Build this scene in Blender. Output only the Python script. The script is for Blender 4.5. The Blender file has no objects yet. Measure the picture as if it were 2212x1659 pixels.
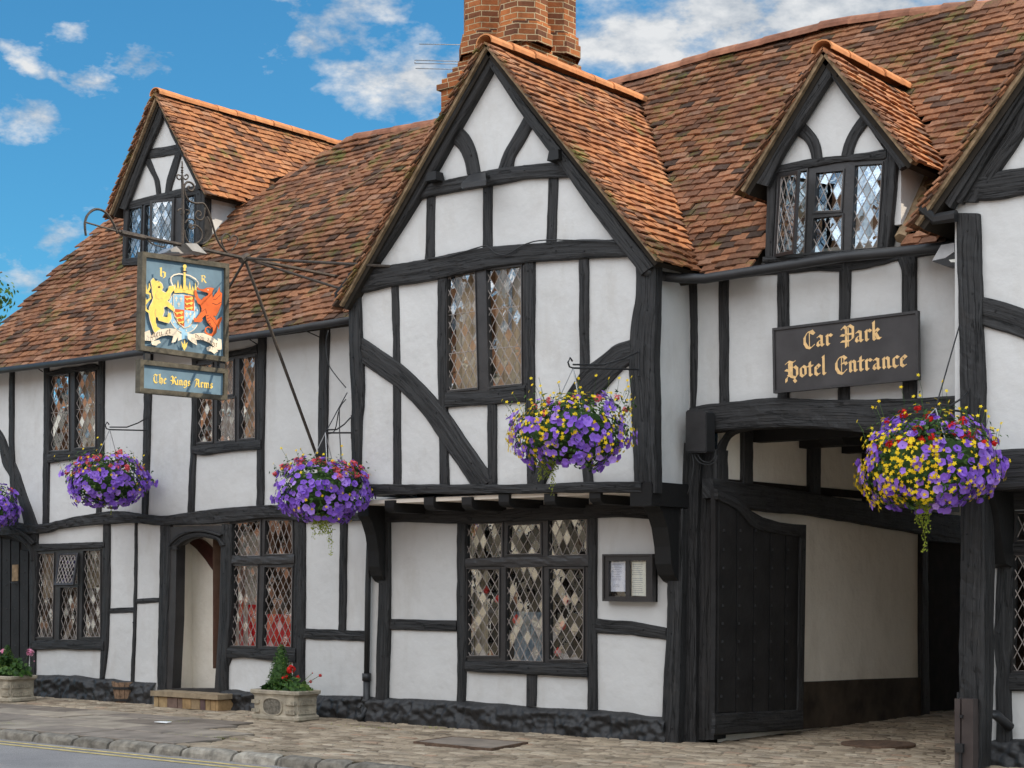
import bpy, math, random
from mathutils import Vector, noise
from mathutils.geometry import tessellate_polygon
R = math.radians
random.seed(7)
scene = bpy.context.scene
COL = scene.collection

# ------------------------------------------------------------------ camera
TH = R(39); F = 3650.0; CX = 1106.0; HY = 1260.0; EYE = 1.5
cam_d = bpy.data.cameras.new("camera"); cam = bpy.data.objects.new("camera", cam_d); COL.objects.link(cam)
cam.location = (0, 0, EYE); cam.rotation_euler = (R(90), 0, TH)
cam_d.sensor_width = 36; cam_d.lens = F / 2212 * 36
cam_d.shift_x = 0; cam_d.shift_y = (HY - 829.5) / 2212
cam_d.clip_end = 2000; cam_d.clip_start = .1
scene.camera = cam

# ------------------------------------------------------------------ sun, sky, exposure
SUN = Vector((.56, .525, .64)).normalized()
sd = bpy.data.lights.new("sun", 'SUN'); so = bpy.data.objects.new("sun", sd); COL.objects.link(so)
sd.energy = 2.7; sd.angle = R(.5); sd.color = (1, .87, .70)
so.rotation_euler = (-SUN).to_track_quat('-Z', 'Y').to_euler()
scene.view_settings.view_transform = 'Standard'; scene.view_settings.look = 'None'
scene.view_settings.exposure = 1.0; scene.view_settings.gamma = 1

world = bpy.data.worlds.new("World"); scene.world = world; world.use_nodes = True
wn = world.node_tree; wn.nodes.clear(); WL = wn.links
def N(nt, t, **kw):
    n = nt.nodes.new(t)
    for k, v in kw.items():
        if k.startswith('i_'):
            key = k[2:]
            n.inputs[int(key) if key.isdigit() else key.replace('_', ' ')].default_value = v
        else: setattr(n, k, v)
    return n
sky = N(wn, 'ShaderNodeTexSky', sky_type='NISHITA', sun_disc=False, sun_elevation=math.asin(SUN.z),
        sun_rotation=math.atan2(SUN.x, SUN.y), air_density=1.0, dust_density=.3, ozone_density=2.0)
tc = N(wn, 'ShaderNodeTexCoord')
def wmath(op, a, b=None, c=None):
    n = wn.nodes.new('ShaderNodeMath'); n.operation = op
    for i, v in enumerate((a, b, c)):
        if v is None: continue
        if isinstance(v, (int, float)): n.inputs[i].default_value = v
        else: WL.new(v, n.inputs[i])
    return n.outputs[0]
nz = N(wn, 'ShaderNodeTexNoise', i_Scale=7.0, i_Detail=7.0, i_Roughness=.62)
mp = N(wn, 'ShaderNodeMapping'); mp.inputs['Scale'].default_value = (1, 1, 1.9)
WL.new(tc.outputs['Generated'], mp.inputs['Vector']); WL.new(mp.outputs[0], nz.inputs['Vector'])
nz2 = N(wn, 'ShaderNodeTexNoise', i_Scale=26.0, i_Detail=5.0, i_Roughness=.6)
WL.new(mp.outputs[0], nz2.inputs['Vector'])
warp = N(wn, 'ShaderNodeVectorMath', operation='MULTIPLY_ADD'); warp.inputs[1].default_value = (.16, .16, .16)
WL.new(nz.outputs['Color'], warp.inputs[0]); WL.new(mp.outputs[0], warp.inputs[2])
def raydir(px, py):
    k = (px - CX) / F
    return Vector((-math.sin(TH) + math.cos(TH) * k, math.cos(TH) + math.sin(TH) * k, (HY - py) / F))
blobs = [(35, 255, .030, .9), (30, 370, .02, .8), (50, 590, .032, .95), (330, 135, .024, .85), (205, 360, .022, .75), (60, 140, .016, .7), (180, 155, .014, .7), (20, 95, .014, .6), (80, 310, .022, .8), (140, 480, .020, .75),
         (720, 35, .040, .95), (660, 100, .028, .8), (850, 190, .056, 1), (770, 150, .024, .7), (1330, 60, .075, 1.1),
         (1440, 150, .05, 1), (1600, 30, .10, 1.15), (1850, -20, .12, 1.2), (130, 160, .014, .55), (120, 500, .03, .75),
         (2000, -150, .16, 1.2), (130, 55, .012, .4)]
acc = None
for (x, y, r, w) in blobs:
    d = raydir(x, y).normalized(); d = Vector((d.x, d.y, d.z * 1.9)) + Vector((.08, .08, .08))
    dn = N(wn, 'ShaderNodeVectorMath', operation='DISTANCE'); dn.inputs[1].default_value = d
    WL.new(warp.outputs[0], dn.inputs[0])
    v = wmath('MULTIPLY_ADD', dn.outputs['Value'], -w / r, w)
    acc = v if acc is None else wmath('MAXIMUM', acc, v)
# unseen bright cloud bank added on the street side to light the facade
bk = N(wn, 'ShaderNodeVectorMath', operation='DOT_PRODUCT'); bk.inputs[1].default_value = (.10, -.78, .62)
WL.new(tc.outputs['Generated'], bk.inputs[0])
back = wmath('MULTIPLY_ADD', bk.outputs['Value'], 1.7, -.45)
allm = wmath('MAXIMUM', acc, back)
nn = wmath('MULTIPLY_ADD', nz2.outputs['Fac'], 2.3, -1.27)
n3 = wmath('MULTIPLY_ADD', nz.outputs['Fac'], .9, -.45)
m1 = wmath('ADD', allm, nn); m1 = wmath('ADD', m1, n3)
m1 = wmath('MULTIPLY', m1, 1.45)
cl = N(wn, 'ShaderNodeClamp'); WL.new(m1, cl.inputs[0])
tint = N(wn, 'ShaderNodeMix', data_type='RGBA', blend_type='MULTIPLY'); tint.inputs[0].default_value = 1
tint.inputs[7].default_value = (.18, .47, .575, 1)
WL.new(sky.outputs[0], tint.inputs[6])
bg1 = N(wn, 'ShaderNodeBackground', i_Strength=.125); WL.new(tint.outputs[2], bg1.inputs[0])
shade = N(wn, 'ShaderNodeValToRGB')
shade.color_ramp.elements[0].position = .35; shade.color_ramp.elements[0].color = (.40, .47, .56, 1)
shade.color_ramp.elements[1].position = .62; shade.color_ramp.elements[1].color = (.86, .88, .90, 1)
WL.new(nz2.outputs['Fac'], shade.inputs[0])
bg2 = N(wn, 'ShaderNodeBackground'); bkc = wmath('MAXIMUM', bk.outputs['Value'], 0.0); WL.new(wmath('MULTIPLY_ADD', bkc, 1.5, .46), bg2.inputs[1]); WL.new(shade.outputs[0], bg2.inputs[0])
mxs = N(wn, 'ShaderNodeMixShader'); WL.new(cl.outputs[0], mxs.inputs[0]); WL.new(bg1.outputs[0], mxs.inputs[1]); WL.new(bg2.outputs[0], mxs.inputs[2])
wo = N(wn, 'ShaderNodeOutputWorld'); WL.new(mxs.outputs[0], wo.inputs[0])

# ------------------------------------------------------------------ materials
def mat(name, rough=.6, spec=.3):
    m = bpy.data.materials.new(name); m.use_nodes = True
    nt = m.node_tree; b = nt.nodes['Principled BSDF']
    b.inputs['Roughness'].default_value = rough; b.inputs['Specular IOR Level'].default_value = spec
    return m, nt, b
def ramp(nt, src, stops, interp='LINEAR'):
    r = nt.nodes.new('ShaderNodeValToRGB'); r.color_ramp.interpolation = interp
    e = r.color_ramp.elements
    while len(e) < len(stops): e.new(.5)
    for i, (p, c) in enumerate(stops):
        e[i].position = p; e[i].color = (*c, 1)
    nt.links.new(src, r.inputs[0]); return r.outputs[0]
def noise_t(nt, vec, scale, detail=4, rough=.55, stretch=None):
    n = nt.nodes.new('ShaderNodeTexNoise'); n.inputs['Scale'].default_value = scale
    n.inputs['Detail'].default_value = detail; n.inputs['Roughness'].default_value = rough
    if stretch:
        mp = nt.nodes.new('ShaderNodeMapping'); mp.inputs['Scale'].default_value = stretch
        nt.links.new(vec, mp.inputs['Vector']); vec = mp.outputs[0]
    nt.links.new(vec, n.inputs['Vector']); return n.outputs['Fac']
def coord(nt, kind='Object'):
    return nt.nodes.new('ShaderNodeTexCoord').outputs[kind]
def mixc(nt, fac, a, b, mode='MIX'):
    m = nt.nodes.new('ShaderNodeMix'); m.data_type = 'RGBA'; m.blend_type = mode
    for i, v in ((0, fac), (6, a), (7, b)):
        if isinstance(v, (int, float)): m.inputs[i].default_value = v
        elif isinstance(v, tuple): m.inputs[i].default_value = (*v, 1)
        else: nt.links.new(v, m.inputs[i])
    return m.outputs[2]
def bump(nt, b, h, strength, dist=.01, prev=None):
    n = nt.nodes.new('ShaderNodeBump'); n.inputs['Strength'].default_value = strength; n.inputs['Distance'].default_value = dist
    nt.links.new(h, n.inputs['Height'])
    if prev: nt.links.new(prev, n.inputs['Normal'])
    nt.links.new(n.outputs[0], b.inputs['Normal']); return n.outputs[0]
def island(nt):
    return nt.nodes.new('ShaderNodeNewGeometry').outputs['Random Per Island']
def simple(name, col, rough=.6, spec=.3, metal=0, nscale=6, var=.25, bstr=0, bscale=40):
    m, nt, b = mat(name, rough, spec); b.inputs['Metallic'].default_value = metal
    c = coord(nt); n = noise_t(nt, c, nscale, 5)
    dk = tuple(v * (1 - var) for v in col); lt = tuple(min(1, v * (1 + var)) for v in col)
    nt.links.new(ramp(nt, n, [(.3, dk), (.7, lt)]), b.inputs['Base Color'])
    if bstr: bump(nt, b, noise_t(nt, c, bscale, 4), bstr, .01)
    return m
def islandmat(name, stops, rough=.6, spec=.3, nvar=.3, nscale=3, trans=0):
    m, nt, b = mat(name, rough, spec)
    c = ramp(nt, island(nt), stops)
    n = ramp(nt, noise_t(nt, coord(nt), nscale, 4), [(.3, (1 - nvar,) * 3), (.7, (1, 1, 1))])
    nt.links.new(mixc(nt, 1.0, c, n, 'MULTIPLY'), b.inputs['Base Color'])
    if trans:
        t = nt.nodes.new('ShaderNodeBsdfTranslucent'); nt.links.new(c, t.inputs[0])
        mx = nt.nodes.new('ShaderNodeMixShader'); mx.inputs[0].default_value = trans
        nt.links.new(b.outputs[0], mx.inputs[1]); nt.links.new(t.outputs[0], mx.inputs[2])
        nt.links.new(mx.outputs[0], nt.nodes['Material Output'].inputs[0])
    return m
M = {}
def plaster(name, c1, c2, bs=.25, big=.5, dirt=.5):
    m, nt, b = mat(name, .85, .2); c = coord(nt)
    n1 = noise_t(nt, c, 1.1, 5, .6); n2 = noise_t(nt, c, 3.2, 6, .65, (1, 1, .35))
    base = ramp(nt, n1, [(.3, c1), (.7, c2)])
    st = ramp(nt, n2, [(.25, (.80, .77, .73)), (.48, (1, 1, 1))])
    nt.links.new(mixc(nt, dirt, base, st, 'MULTIPLY'), b.inputs['Base Color'])
    p = bump(nt, b, noise_t(nt, c, 2.4, 3), big, .06)
    bump(nt, b, noise_t(nt, c, 42, 5), bs, .006, p)
    return m
M['plaster'] = plaster('white_limewash', (.52, .512, .497), (.605, .597, .58), .35, .5, .62)
M['plaster_in'] = plaster('cream_passage_plaster', (.76, .70, .60), (.86, .80, .70), .7, .7)
M['soffit'] = plaster('cream_soffit_plaster', (.72, .64, .54), (.82, .74, .64), .3)
# tarred timber
m, nt, b = mat('black_painted_oak', .62, .28); M['timber'] = m
uv = coord(nt, 'UV'); oc = coord(nt)
g = noise_t(nt, uv, 1.0, 6, .62, (1.6, 42, 1)); g2 = noise_t(nt, uv, 1.0, 3, .5, (.8, 10, 1)); b3 = noise_t(nt, oc, 26, 5, .6)
cc = ramp(nt, g, [(.3, (.013, .0125, .0125)), (.62, (.035, .034, .034)), (.85, (.065, .063, .062))])
w = ramp(nt, noise_t(nt, oc, 5, 5, .7), [(.55, (1, 1, 1)), (.8, (1.5, 1.35, 1.2))])
crk = noise_t(nt, uv, 1.0, 3, .5, (.9, 17, 1)); ck = ramp(nt, crk, [(.485, (1, 1, 1)), (.497, (.25, .25, .25)), (.503, (.25, .25, .25)), (.515, (1, 1, 1))])
cc = mixc(nt, .75, cc, ck, 'MULTIPLY')
nt.links.new(mixc(nt, .7, cc, w, 'MULTIPLY'), b.inputs['Base Color'])
p = bump(nt, b, ck, .9, .012); p = bump(nt, b, g, 1.0, .014, p); p = bump(nt, b, g2, .8, .02, p); bump(nt, b, b3, .5, .008, p)
M['blackpaint'] = simple('black_gloss_joinery', (.028, .026, .026), .42, .45, bstr=.25, bscale=30)
M['plinth_in'] = simple('dark_brown_passage_plinth', (.060, .045, .032), .8, .2, nscale=3, var=.5, bstr=.5, bscale=12)
M['gatepaint'] = simple('dull_black_gate_paint', (.014, .013, .013), .6, .3, nscale=4, var=.4, bstr=.4, bscale=20)
M['darkwood'] = simple('dark_brown_painted_wood', (.060, .046, .042), .55, .3)
M['plinth'] = simple('black_bitumen_plinth', (.024, .0235, .024), .52, .4, bstr=.8, bscale=14)
M['iron'] = simple('rusty_wrought_iron', (.045, .034, .026), .6, .4, nscale=20, var=.5, bstr=.5, bscale=60)
M['ironblack'] = simple('black_iron', (.02, .02, .021), .5, .45)
M['lead'] = simple('weathered_window_lead', (.29, .25, .225), .6, .4)
M['leaddark'] = simple('dark_window_lead', (.07, .09, .10), .5, .4)
# roof tiles
def tilemat(name, stops, moss, light=1.0):
    m, nt, b = mat(name, .85, .15); oc = coord(nt)
    c = ramp(nt, island(nt), stops)
    n = noise_t(nt, oc, 1.1, 6, .7)
    blot = ramp(nt, noise_t(nt, oc, 30, 4, .7), [(.3, (.55, .52, .5)), (.6, (1.08, 1.05, 1.0))])
    c = mixc(nt, .85, c, blot, 'MULTIPLY')
    patch = ramp(nt, noise_t(nt, oc, .8, 5, .6), [(.35, (.68, .65, .62)), (.62, (1.08, 1.08, 1.08))])
    c = mixc(nt, .8, c, patch, 'MULTIPLY')
    ms = noise_t(nt, oc, 2.3, 8, .78)
    mf = ramp(nt, ms, [(moss, (0, 0, 0)), (moss + .12, (.9, .9, .9))])
    c = mixc(nt, mf, c, (.135, .13, .035))
    ls = ramp(nt, noise_t(nt, oc, 17, 6, .8), [(.66, (0, 0, 0)), (.72, (1, 1, 1))])
    c = mixc(nt, ls, c, (.30, .28, .20))
    nt.links.new(c, b.inputs['Base Color'])
    p = bump(nt, b, noise_t(nt, oc, 60, 4, .7), .6, .008); bump(nt, b, noise_t(nt, oc, 14, 3), .5, .015, p)
    return m
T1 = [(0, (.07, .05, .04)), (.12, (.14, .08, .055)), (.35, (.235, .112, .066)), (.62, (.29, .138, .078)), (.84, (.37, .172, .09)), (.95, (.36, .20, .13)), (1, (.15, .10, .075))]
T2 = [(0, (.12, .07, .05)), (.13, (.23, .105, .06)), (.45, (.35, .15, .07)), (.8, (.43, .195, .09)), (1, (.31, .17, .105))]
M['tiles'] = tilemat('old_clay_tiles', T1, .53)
M['tiles_sun'] = tilemat('sun_tinted_clay_tiles', T2, .575)  # lighter, oranger tile copy: sun on right-facing gable slopes put into the colour
M['tiles_moss'] = tilemat('mossy_clay_tiles', T1, .545)
M['ridge'] = islandmat('orange_ridge_tiles', [(0, (.50, .19, .07)), (.6, (.60, .25, .10)), (1, (.40, .16, .08))], .8, .2, .35, 9)
M['ridge_old'] = islandmat('old_ridge_tiles', [(0, (.30, .13, .08)), (.6, (.42, .19, .11)), (1, (.24, .12, .08))], .8, .2, .45, 9)
M['mortar'] = simple('verge_mortar', (.27, .19, .115), .9, .1, nscale=12, var=.4, bstr=.6)
M['felt'] = simple('dark_roof_boards', (.03, .025, .02), .9, .1)
# chimney brick
m, nt, b = mat('chimney_brick', .85, .15); M['brick'] = m
br = nt.nodes.new('ShaderNodeTexBrick'); uvn = coord(nt, 'UV')
wv = nt.nodes.new('ShaderNodeVectorMath'); wv.operation = 'MULTIPLY_ADD'; wv.inputs[1].default_value = (.012, .012, 0)
nn_ = nt.nodes.new('ShaderNodeTexNoise'); nn_.inputs['Scale'].default_value = 9; nt.links.new(uvn, nn_.inputs['Vector'])
nt.links.new(nn_.outputs['Color'], wv.inputs[0]); nt.links.new(uvn, wv.inputs[2]); nt.links.new(wv.outputs[0], br.inputs['Vector'])
for k, v in (('Scale', 1.0), ('Mortar Size', .006), ('Mortar Smooth', .3), ('Bias', -.1), ('Brick Width', .2), ('Row Height', .068)): br.inputs[k].default_value = v
br.inputs['Color1'].default_value = (.40, .135, .045, 1); br.inputs['Color2'].default_value = (.085, .04, .028, 1); br.inputs['Mortar'].default_value = (.52, .40, .24, 1)
bl = ramp(nt, noise_t(nt, coord(nt), 3, 6, .7), [(.3, (.45, .42, .4)), (.6, (1.15, 1.1, 1.05))])
nt.links.new(mixc(nt, .8, br.outputs['Color'], bl, 'MULTIPLY'), b.inputs['Base Color'])
inv = nt.nodes.new('ShaderNodeMath'); inv.operation = 'SUBTRACT'; inv.inputs[0].default_value = 1; nt.links.new(br.outputs['Fac'], inv.inputs[1])
p = bump(nt, b, inv.outputs[0], .9, .012); bump(nt, b, noise_t(nt, coord(nt), 40, 5), .6, .008, p)
# glass
def glass(name, refl, tint=(.75, .78, .76), gl=(1, 1, 1), lo=.45, hi=1.6):
    m = bpy.data.materials.new(name); m.use_nodes = True; nt = m.node_tree; nt.nodes.clear()
    o = nt.nodes.new('ShaderNodeOutputMaterial'); t = nt.nodes.new('ShaderNodeBsdfTransparent'); t.inputs[0].default_value = (*tint, 1)
    g = nt.nodes.new('ShaderNodeBsdfGlossy'); g.inputs['Roughness'].default_value = .015; g.inputs[0].default_value = (*gl, 1)
    bp = nt.nodes.new('ShaderNodeBump'); bp.inputs['Strength'].default_value = .12; bp.inputs['Distance'].default_value = .02
    nt.links.new(noise_t(nt, coord(nt), 7, 2), bp.inputs['Height']); nt.links.new(bp.outputs[0], g.inputs['Normal'])
    r = ramp(nt, island(nt), [(0, (refl * lo,) * 3), (.62, (refl,) * 3), (.72, (refl * hi * .6,) * 3), (.95, (min(.8, refl * hi),) * 3)])
    mx = nt.nodes.new('ShaderNodeMixShader'); nt.links.new(r, mx.inputs[0])
    nt.links.new(t.outputs[0], mx.inputs[1]); nt.links.new(g.outputs[0], mx.inputs[2]); nt.links.new(mx.outputs[0], o.inputs[0])
    return m
M['glass'] = glass('old_leaded_glass', .22, (.85, .85, .83), lo=.3, hi=3)
M['glass_mid'] = glass('slightly_reflecting_glass', .20, (.95, .95, .92))
M['glass_low'] = glass('clear_leaded_glass', .10, (.82, .82, .8), lo=.25, hi=4)
M['glass_sky'] = glass('sky_reflecting_glass', .36, gl=(.55, .66, .76))
M['case_glass'] = glass('display_case_glass', .08, (.95, .95, .95))
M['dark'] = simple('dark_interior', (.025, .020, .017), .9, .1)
M['brownroom'] = simple('brown_room_wall', (.16, .10, .07), .9, .1)
M['curtain'] = simple('beige_curtain_cloth', (.60, .50, .37), .9, .1, nscale=3)
M['pinkcurtain'] = simple('dusty_pink_curtain_cloth', (.46, .30, .25), .9, .1)
M['whitecloth'] = simple('white_net_cloth', (.75, .75, .73), .9, .1)
M['redcloth'] = simple('red_cloth', (.80, .02, .03), .8, .2)
M['redglass'] = simple('red_lantern_glass', (.9, .02, .02), .3, .5)
M['bluecloth'] = simple('grey_blue_chair_cover', (.28, .36, .44), .9, .1, nscale=14, var=.5)
# ground
M['sett'] = islandmat('worn_brick_setts', [(0, (.27, .205, .145)), (.3, (.38, .30, .21)), (.7, (.46, .365, .26)), (.95, (.52, .43, .32)), (1, (.46, .29, .19))], .85, .2, .5, 2.2)
M['slab'] = islandmat('grey_paving_slabs', [(0, (.23, .185, .145)), (.5, (.35, .29, .235)), (.85, (.43, .36, .28)), (1, (.58, .47, .35))], .85, .25, .45, 3.5)
M['kerb'] = islandmat('granite_kerb_stones', [(0, (.22, .195, .16)), (.6, (.36, .32, .26)), (1, (.50, .45, .37))], .85, .25, .6, 12)
for k in ('sett', 'slab', 'kerb'):
    nt = M[k].node_tree; b = nt.nodes['Principled BSDF']; bump(nt, b, noise_t(nt, coord(nt), 30, 6, .7), .8, .012)
M['joint'] = simple('dirt_and_moss_joint', (.06, .05, .03), .95, .1, nscale=5, var=.4)
m, nt, b = mat('asphalt', .9, .2); M['asphalt'] = m; oc = coord(nt)
c = ramp(nt, noise_t(nt, oc, 1.2, 6, .6), [(.3, (.27, .25, .24)), (.7, (.36, .335, .315))])
sp = ramp(nt, noise_t(nt, oc, 160, 2, .8), [(.35, (.6, .6, .6)), (.7, (1.3, 1.3, 1.3))])
nt.links.new(mixc(nt, 1., c, sp, 'MULTIPLY'), b.inputs['Base Color']); bump(nt, b, noise_t(nt, oc, 120, 3), .6, .006)
M['yellow'] = simple('worn_yellow_road_paint', (.62, .48, .20), .8, .2, nscale=14, var=.35)
M['earth'] = simple('earth', (.10, .09, .06), .95, .1)
# plants and flowers
M['leaf'] = islandmat('green_leaves', [(0, (.02, .055, .012)), (.5, (.045, .11, .02)), (.9, (.09, .17, .03)), (1, (.16, .22, .04))], .6, .3, .2, 3, .25)
M['leafyellow'] = islandmat('yellow_green_trailing_leaves', [(0, (.20, .28, .03)), (1, (.42, .44, .05))], .6, .3, .1, 3, .3)
M['purple'] = islandmat('violet_petals', [(0, (.24, .10, .60)), (.4, (.34, .16, .72)), (.8, (.44, .24, .84)), (1, (.58, .36, .90))], .65, .2, .15, 3, .3)
M['petaleye'] = simple('dark_petal_throats', (.09, .02, .25), .7, .2)
M['yellowp'] = islandmat('yellow_petals', [(0, (.80, .50, .01)), (1, (.95, .72, .03))], .6, .2, .1, 3, .25)
M['redp'] = islandmat('red_petals', [(0, (.55, .01, .01)), (1, (.80, .03, .02))], .6, .2, .1, 3, .25)
M['pinkp'] = islandmat('coral_pink_petals', [(0, (.75, .08, .12)), (1, (.90, .22, .22))], .6, .2, .1, 3, .25)
M['palepink'] = islandmat('pale_pink_petals', [(0, (.80, .25, .42)), (1, (.90, .50, .60))], .6, .2, .1, 3, .25)
M['moss_basket'] = simple('dark_moss_liner', (.03, .035, .015), .95, .1)
M['stone'] = simple('cast_stone', (.36, .31, .235), .9, .15, nscale=7, var=.35, bstr=.8, bscale=35)
M['stonedark'] = simple('dark_cast_stone_relief', (.17, .15, .12), .95, .1, nscale=30, var=.4, bstr=1, bscale=70)  # darker, rougher stone for the recessed medallion field
M['soil'] = simple('soil', (.03, .022, .015), .95, .1)
M['oakbarrel'] = simple('weathered_barrel_oak', (.24, .155, .10), .8, .2, nscale=20, var=.4, bstr=.5)
M['signblack'] = simple('matt_black_sign_board', (.040, .036, .036), .5, .35, nscale=3, var=.3, bstr=.35, bscale=5)
M['gold'] = simple('gold_leaf_paint', (.72, .46, .20), .5, .4, nscale=25, var=.15)
M['goldbright'] = simple('bright_yellow_gold_paint', (.85, .60, .13), .5, .4, nscale=25, var=.1)
M['signblue'] = simple('slate_blue_sign_paint', (.13, .21, .27), .5, .35, nscale=5, var=.2)
M['paleblue'] = simple('pale_blue_paint', (.30, .52, .68), .5, .35)
M['signorange'] = simple('orange_red_paint', (.72, .13, .025), .5, .35)
M['signcream'] = simple('cream_paint', (.80, .68, .52), .5, .35)
M['signink'] = simple('dark_ink_paint', (.06, .03, .02), .6, .3)
M['signframe'] = simple('weathered_sign_frame_wood', (.085, .075, .055), .7, .25, nscale=14, var=.4, bstr=.4)
M['paper'] = simple('white_menu_paper', (.72, .74, .82), .8, .2, var=.05)
M['paperc'] = simple('cream_menu_paper', (.74, .76, .68), .8, .2, var=.05)
M['ink'] = simple('grey_print', (.25, .25, .30), .8, .1)
M['steel'] = simple('grey_galvanised_metal', (.38, .38, .38), .45, .5, .6)
M['lens'] = simple('lamp_glass_panel', (.75, .74, .68), .3, .5)
M['oppbrick'] = M['brick']
M['reddoor'] = simple('dark_red_brown_door_paint', (.06, .018, .014), .5, .35)
M['stepstone'] = simple('worn_sandstone', (.30, .23, .15), .85, .2, nscale=9, var=.3, bstr=.6, bscale=30)
M['yellowbrick'] = islandmat('buff_brick', [(0, (.40, .25, .12)), (.7, (.46, .33, .18)), (1, (.13, .08, .09))], .85, .15, .4, 12)
M['rust'] = simple('rusted_iron_cover', (.12, .075, .05), .8, .3, nscale=18, var=.4, bstr=.8, bscale=90)

# ------------------------------------------------------------------ helpers
TS = 0.337828
TILE = {'D': (0, 0, 1), 'L1': (0, 166.07, TS), 'L2': (0, 714.1, TS), 'L3': (0, 1098.5, TS), 'M1': (730.7, 0, TS), 'M2': (730.7, 548.0, TS),
        'M3': (730.7, 1098.5, TS), 'R1': (1464.7, 0, TS), 'R2': (1464.7, 548.0, TS), 'R3': (1464.7, 1098.5, TS), 'S': (282.3, 531.4, .2051)}
def P(x, y, pl, T='D'):
    ox, oy, s = TILE[T]; x = ox + x * s; y = oy + y * s
    d = raydir(x, y); ax, v = pl
    if ax == 'Y': t = v / d.y
    elif ax == 'X': t = v / d.x
    else: t = (v - EYE) / d.z
    return Vector((d.x * t, d.y * t, EYE + d.z * t))
def nrm(pl): return Vector((0, -1, 0)) if pl[0] == 'Y' else Vector((1, 0, 0))
def off(pl, d): return ('Y', pl[1] - d) if pl[0] == 'Y' else ('X', pl[1] + d)
class G:
    def __init__(s): s.v = []; s.f = []; s.uv = []; s.mi = []
    def add(s, vs, fs, mi=0):
        o = len(s.v); s.v += [tuple(p) for p in vs]; s.f += [tuple(i + o for i in f) for f in fs]; s.mi += [mi] * len(fs); return o
    def box(s, c, h, rz=0, mi=0, tap=1.0):
        ca, sa = math.cos(rz), math.sin(rz); vs = []
        for z in (-1, 1):
            k = tap if z > 0 else 1
            for (x, y) in ((-1, -1), (1, -1), (1, 1), (-1, 1)):
                X = x * h[0] * k; Y = y * h[1] * k
                vs.append((c[0] + X * ca - Y * sa, c[1] + X * sa + Y * ca, c[2] + z * h[2]))
        s.add(vs, [(3, 2, 1, 0), (4, 5, 6, 7), (0, 1, 5, 4), (1, 2, 6, 5), (2, 3, 7, 6), (3, 0, 4, 7)], mi)
    def tube(s, pts, r, n=6, mi=0):
        pts = [Vector(p) for p in pts]; rs = r if isinstance(r, (list, tuple)) else [r] * len(pts)
        vs = []; fs = []
        for i, p in enumerate(pts):
            a = pts[max(0, i - 1)]; b = pts[min(len(pts) - 1, i + 1)]; d = (b - a)
            if d.length < 1e-9: d = Vector((0, 0, 1))
            d.normalize(); u = d.cross(Vector((.31, .22, .93))).normalized(); w = d.cross(u)
            for k in range(n):
                a_ = 2 * math.pi * k / n; vs.append(p + (u * math.cos(a_) + w * math.sin(a_)) * rs[i])
            if i:
                for k in range(n): fs.append(((i - 1) * n + k, (i - 1) * n + (k + 1) % n, i * n + (k + 1) % n, i * n + k))
        fs.append(tuple(range(n))[::-1]); fs.append(tuple((len(pts) - 1) * n + k for k in range(n)))
        s.add(vs, fs, mi)
    def lathe(s, prof, c, n=20, mi=0, cap=True):
        vs = []; fs = []
        for i, (r, z) in enumerate(prof):
            for k in range(n):
                a = 2 * math.pi * k / n; vs.append((c[0] + r * math.cos(a), c[1] + r * math.sin(a), c[2] + z))
            if i:
                for k in range(n): fs.append(((i - 1) * n + k, (i - 1) * n + (k + 1) % n, i * n + (k + 1) % n, i * n + k))
        if cap: fs.append(tuple(range(n))[::-1]); fs.append(tuple((len(prof) - 1) * n + k for k in range(n)))
        s.add(vs, fs, mi)
def build(name, g, mats, parent=None, smooth=False, loc=None, uv=None):
    me = bpy.data.meshes.new(name); me.from_pydata(g.v, [], g.f)
    if not isinstance(mats, (list, tuple)): mats = [mats]
    for m_ in mats: me.materials.append(m_)
    if len(mats) > 1: me.polygons.foreach_set('material_index', g.mi)
    if uv is not None:
        l = me.uv_layers.new(name='UVMap'); buf = []
        for f in me.polygons:
            for vi in f.vertices: buf += uv[vi]
        l.data.foreach_set('uv', buf)
    if smooth: me.polygons.foreach_set('use_smooth', [True] * len(me.polygons))
    me.update()
    o = bpy.data.objects.new(name, me); COL.objects.link(o)
    if parent is not None:
        o.parent = parent
        w = Vector((0, 0, 0)); q = parent
        while q is not None: w += q.location; q = q.parent
        if loc is None: o.location = -w
        else: o.location = Vector(loc)
    elif loc is not None: o.location = loc
    return o
def thing(name, label, cat, loc, group=None):
    o = bpy.data.objects.new(name, None); COL.objects.link(o); o.location = loc; o.empty_display_size = .2
    o['label'] = label; o['category'] = cat
    if group: o['group'] = group
    return o
def tag(o, label, cat, group=None):
    o['label'] = label; o['category'] = cat
    if group: o['group'] = group
    return o
def struct(name, g, m_, **k):
    o = build(name, g, m_, **k); o['kind'] = 'structure'; return o
def nv(p, s): return noise.noise(Vector(p) * s)
def interp(x, xs, ys):
    if x <= xs[0]: return ys[0]
    for i in range(1, len(xs)):
        if x <= xs[i]: return ys[i - 1] + (ys[i] - ys[i - 1]) * (x - xs[i - 1]) / (xs[i] - xs[i - 1])
    return ys[-1]

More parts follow.
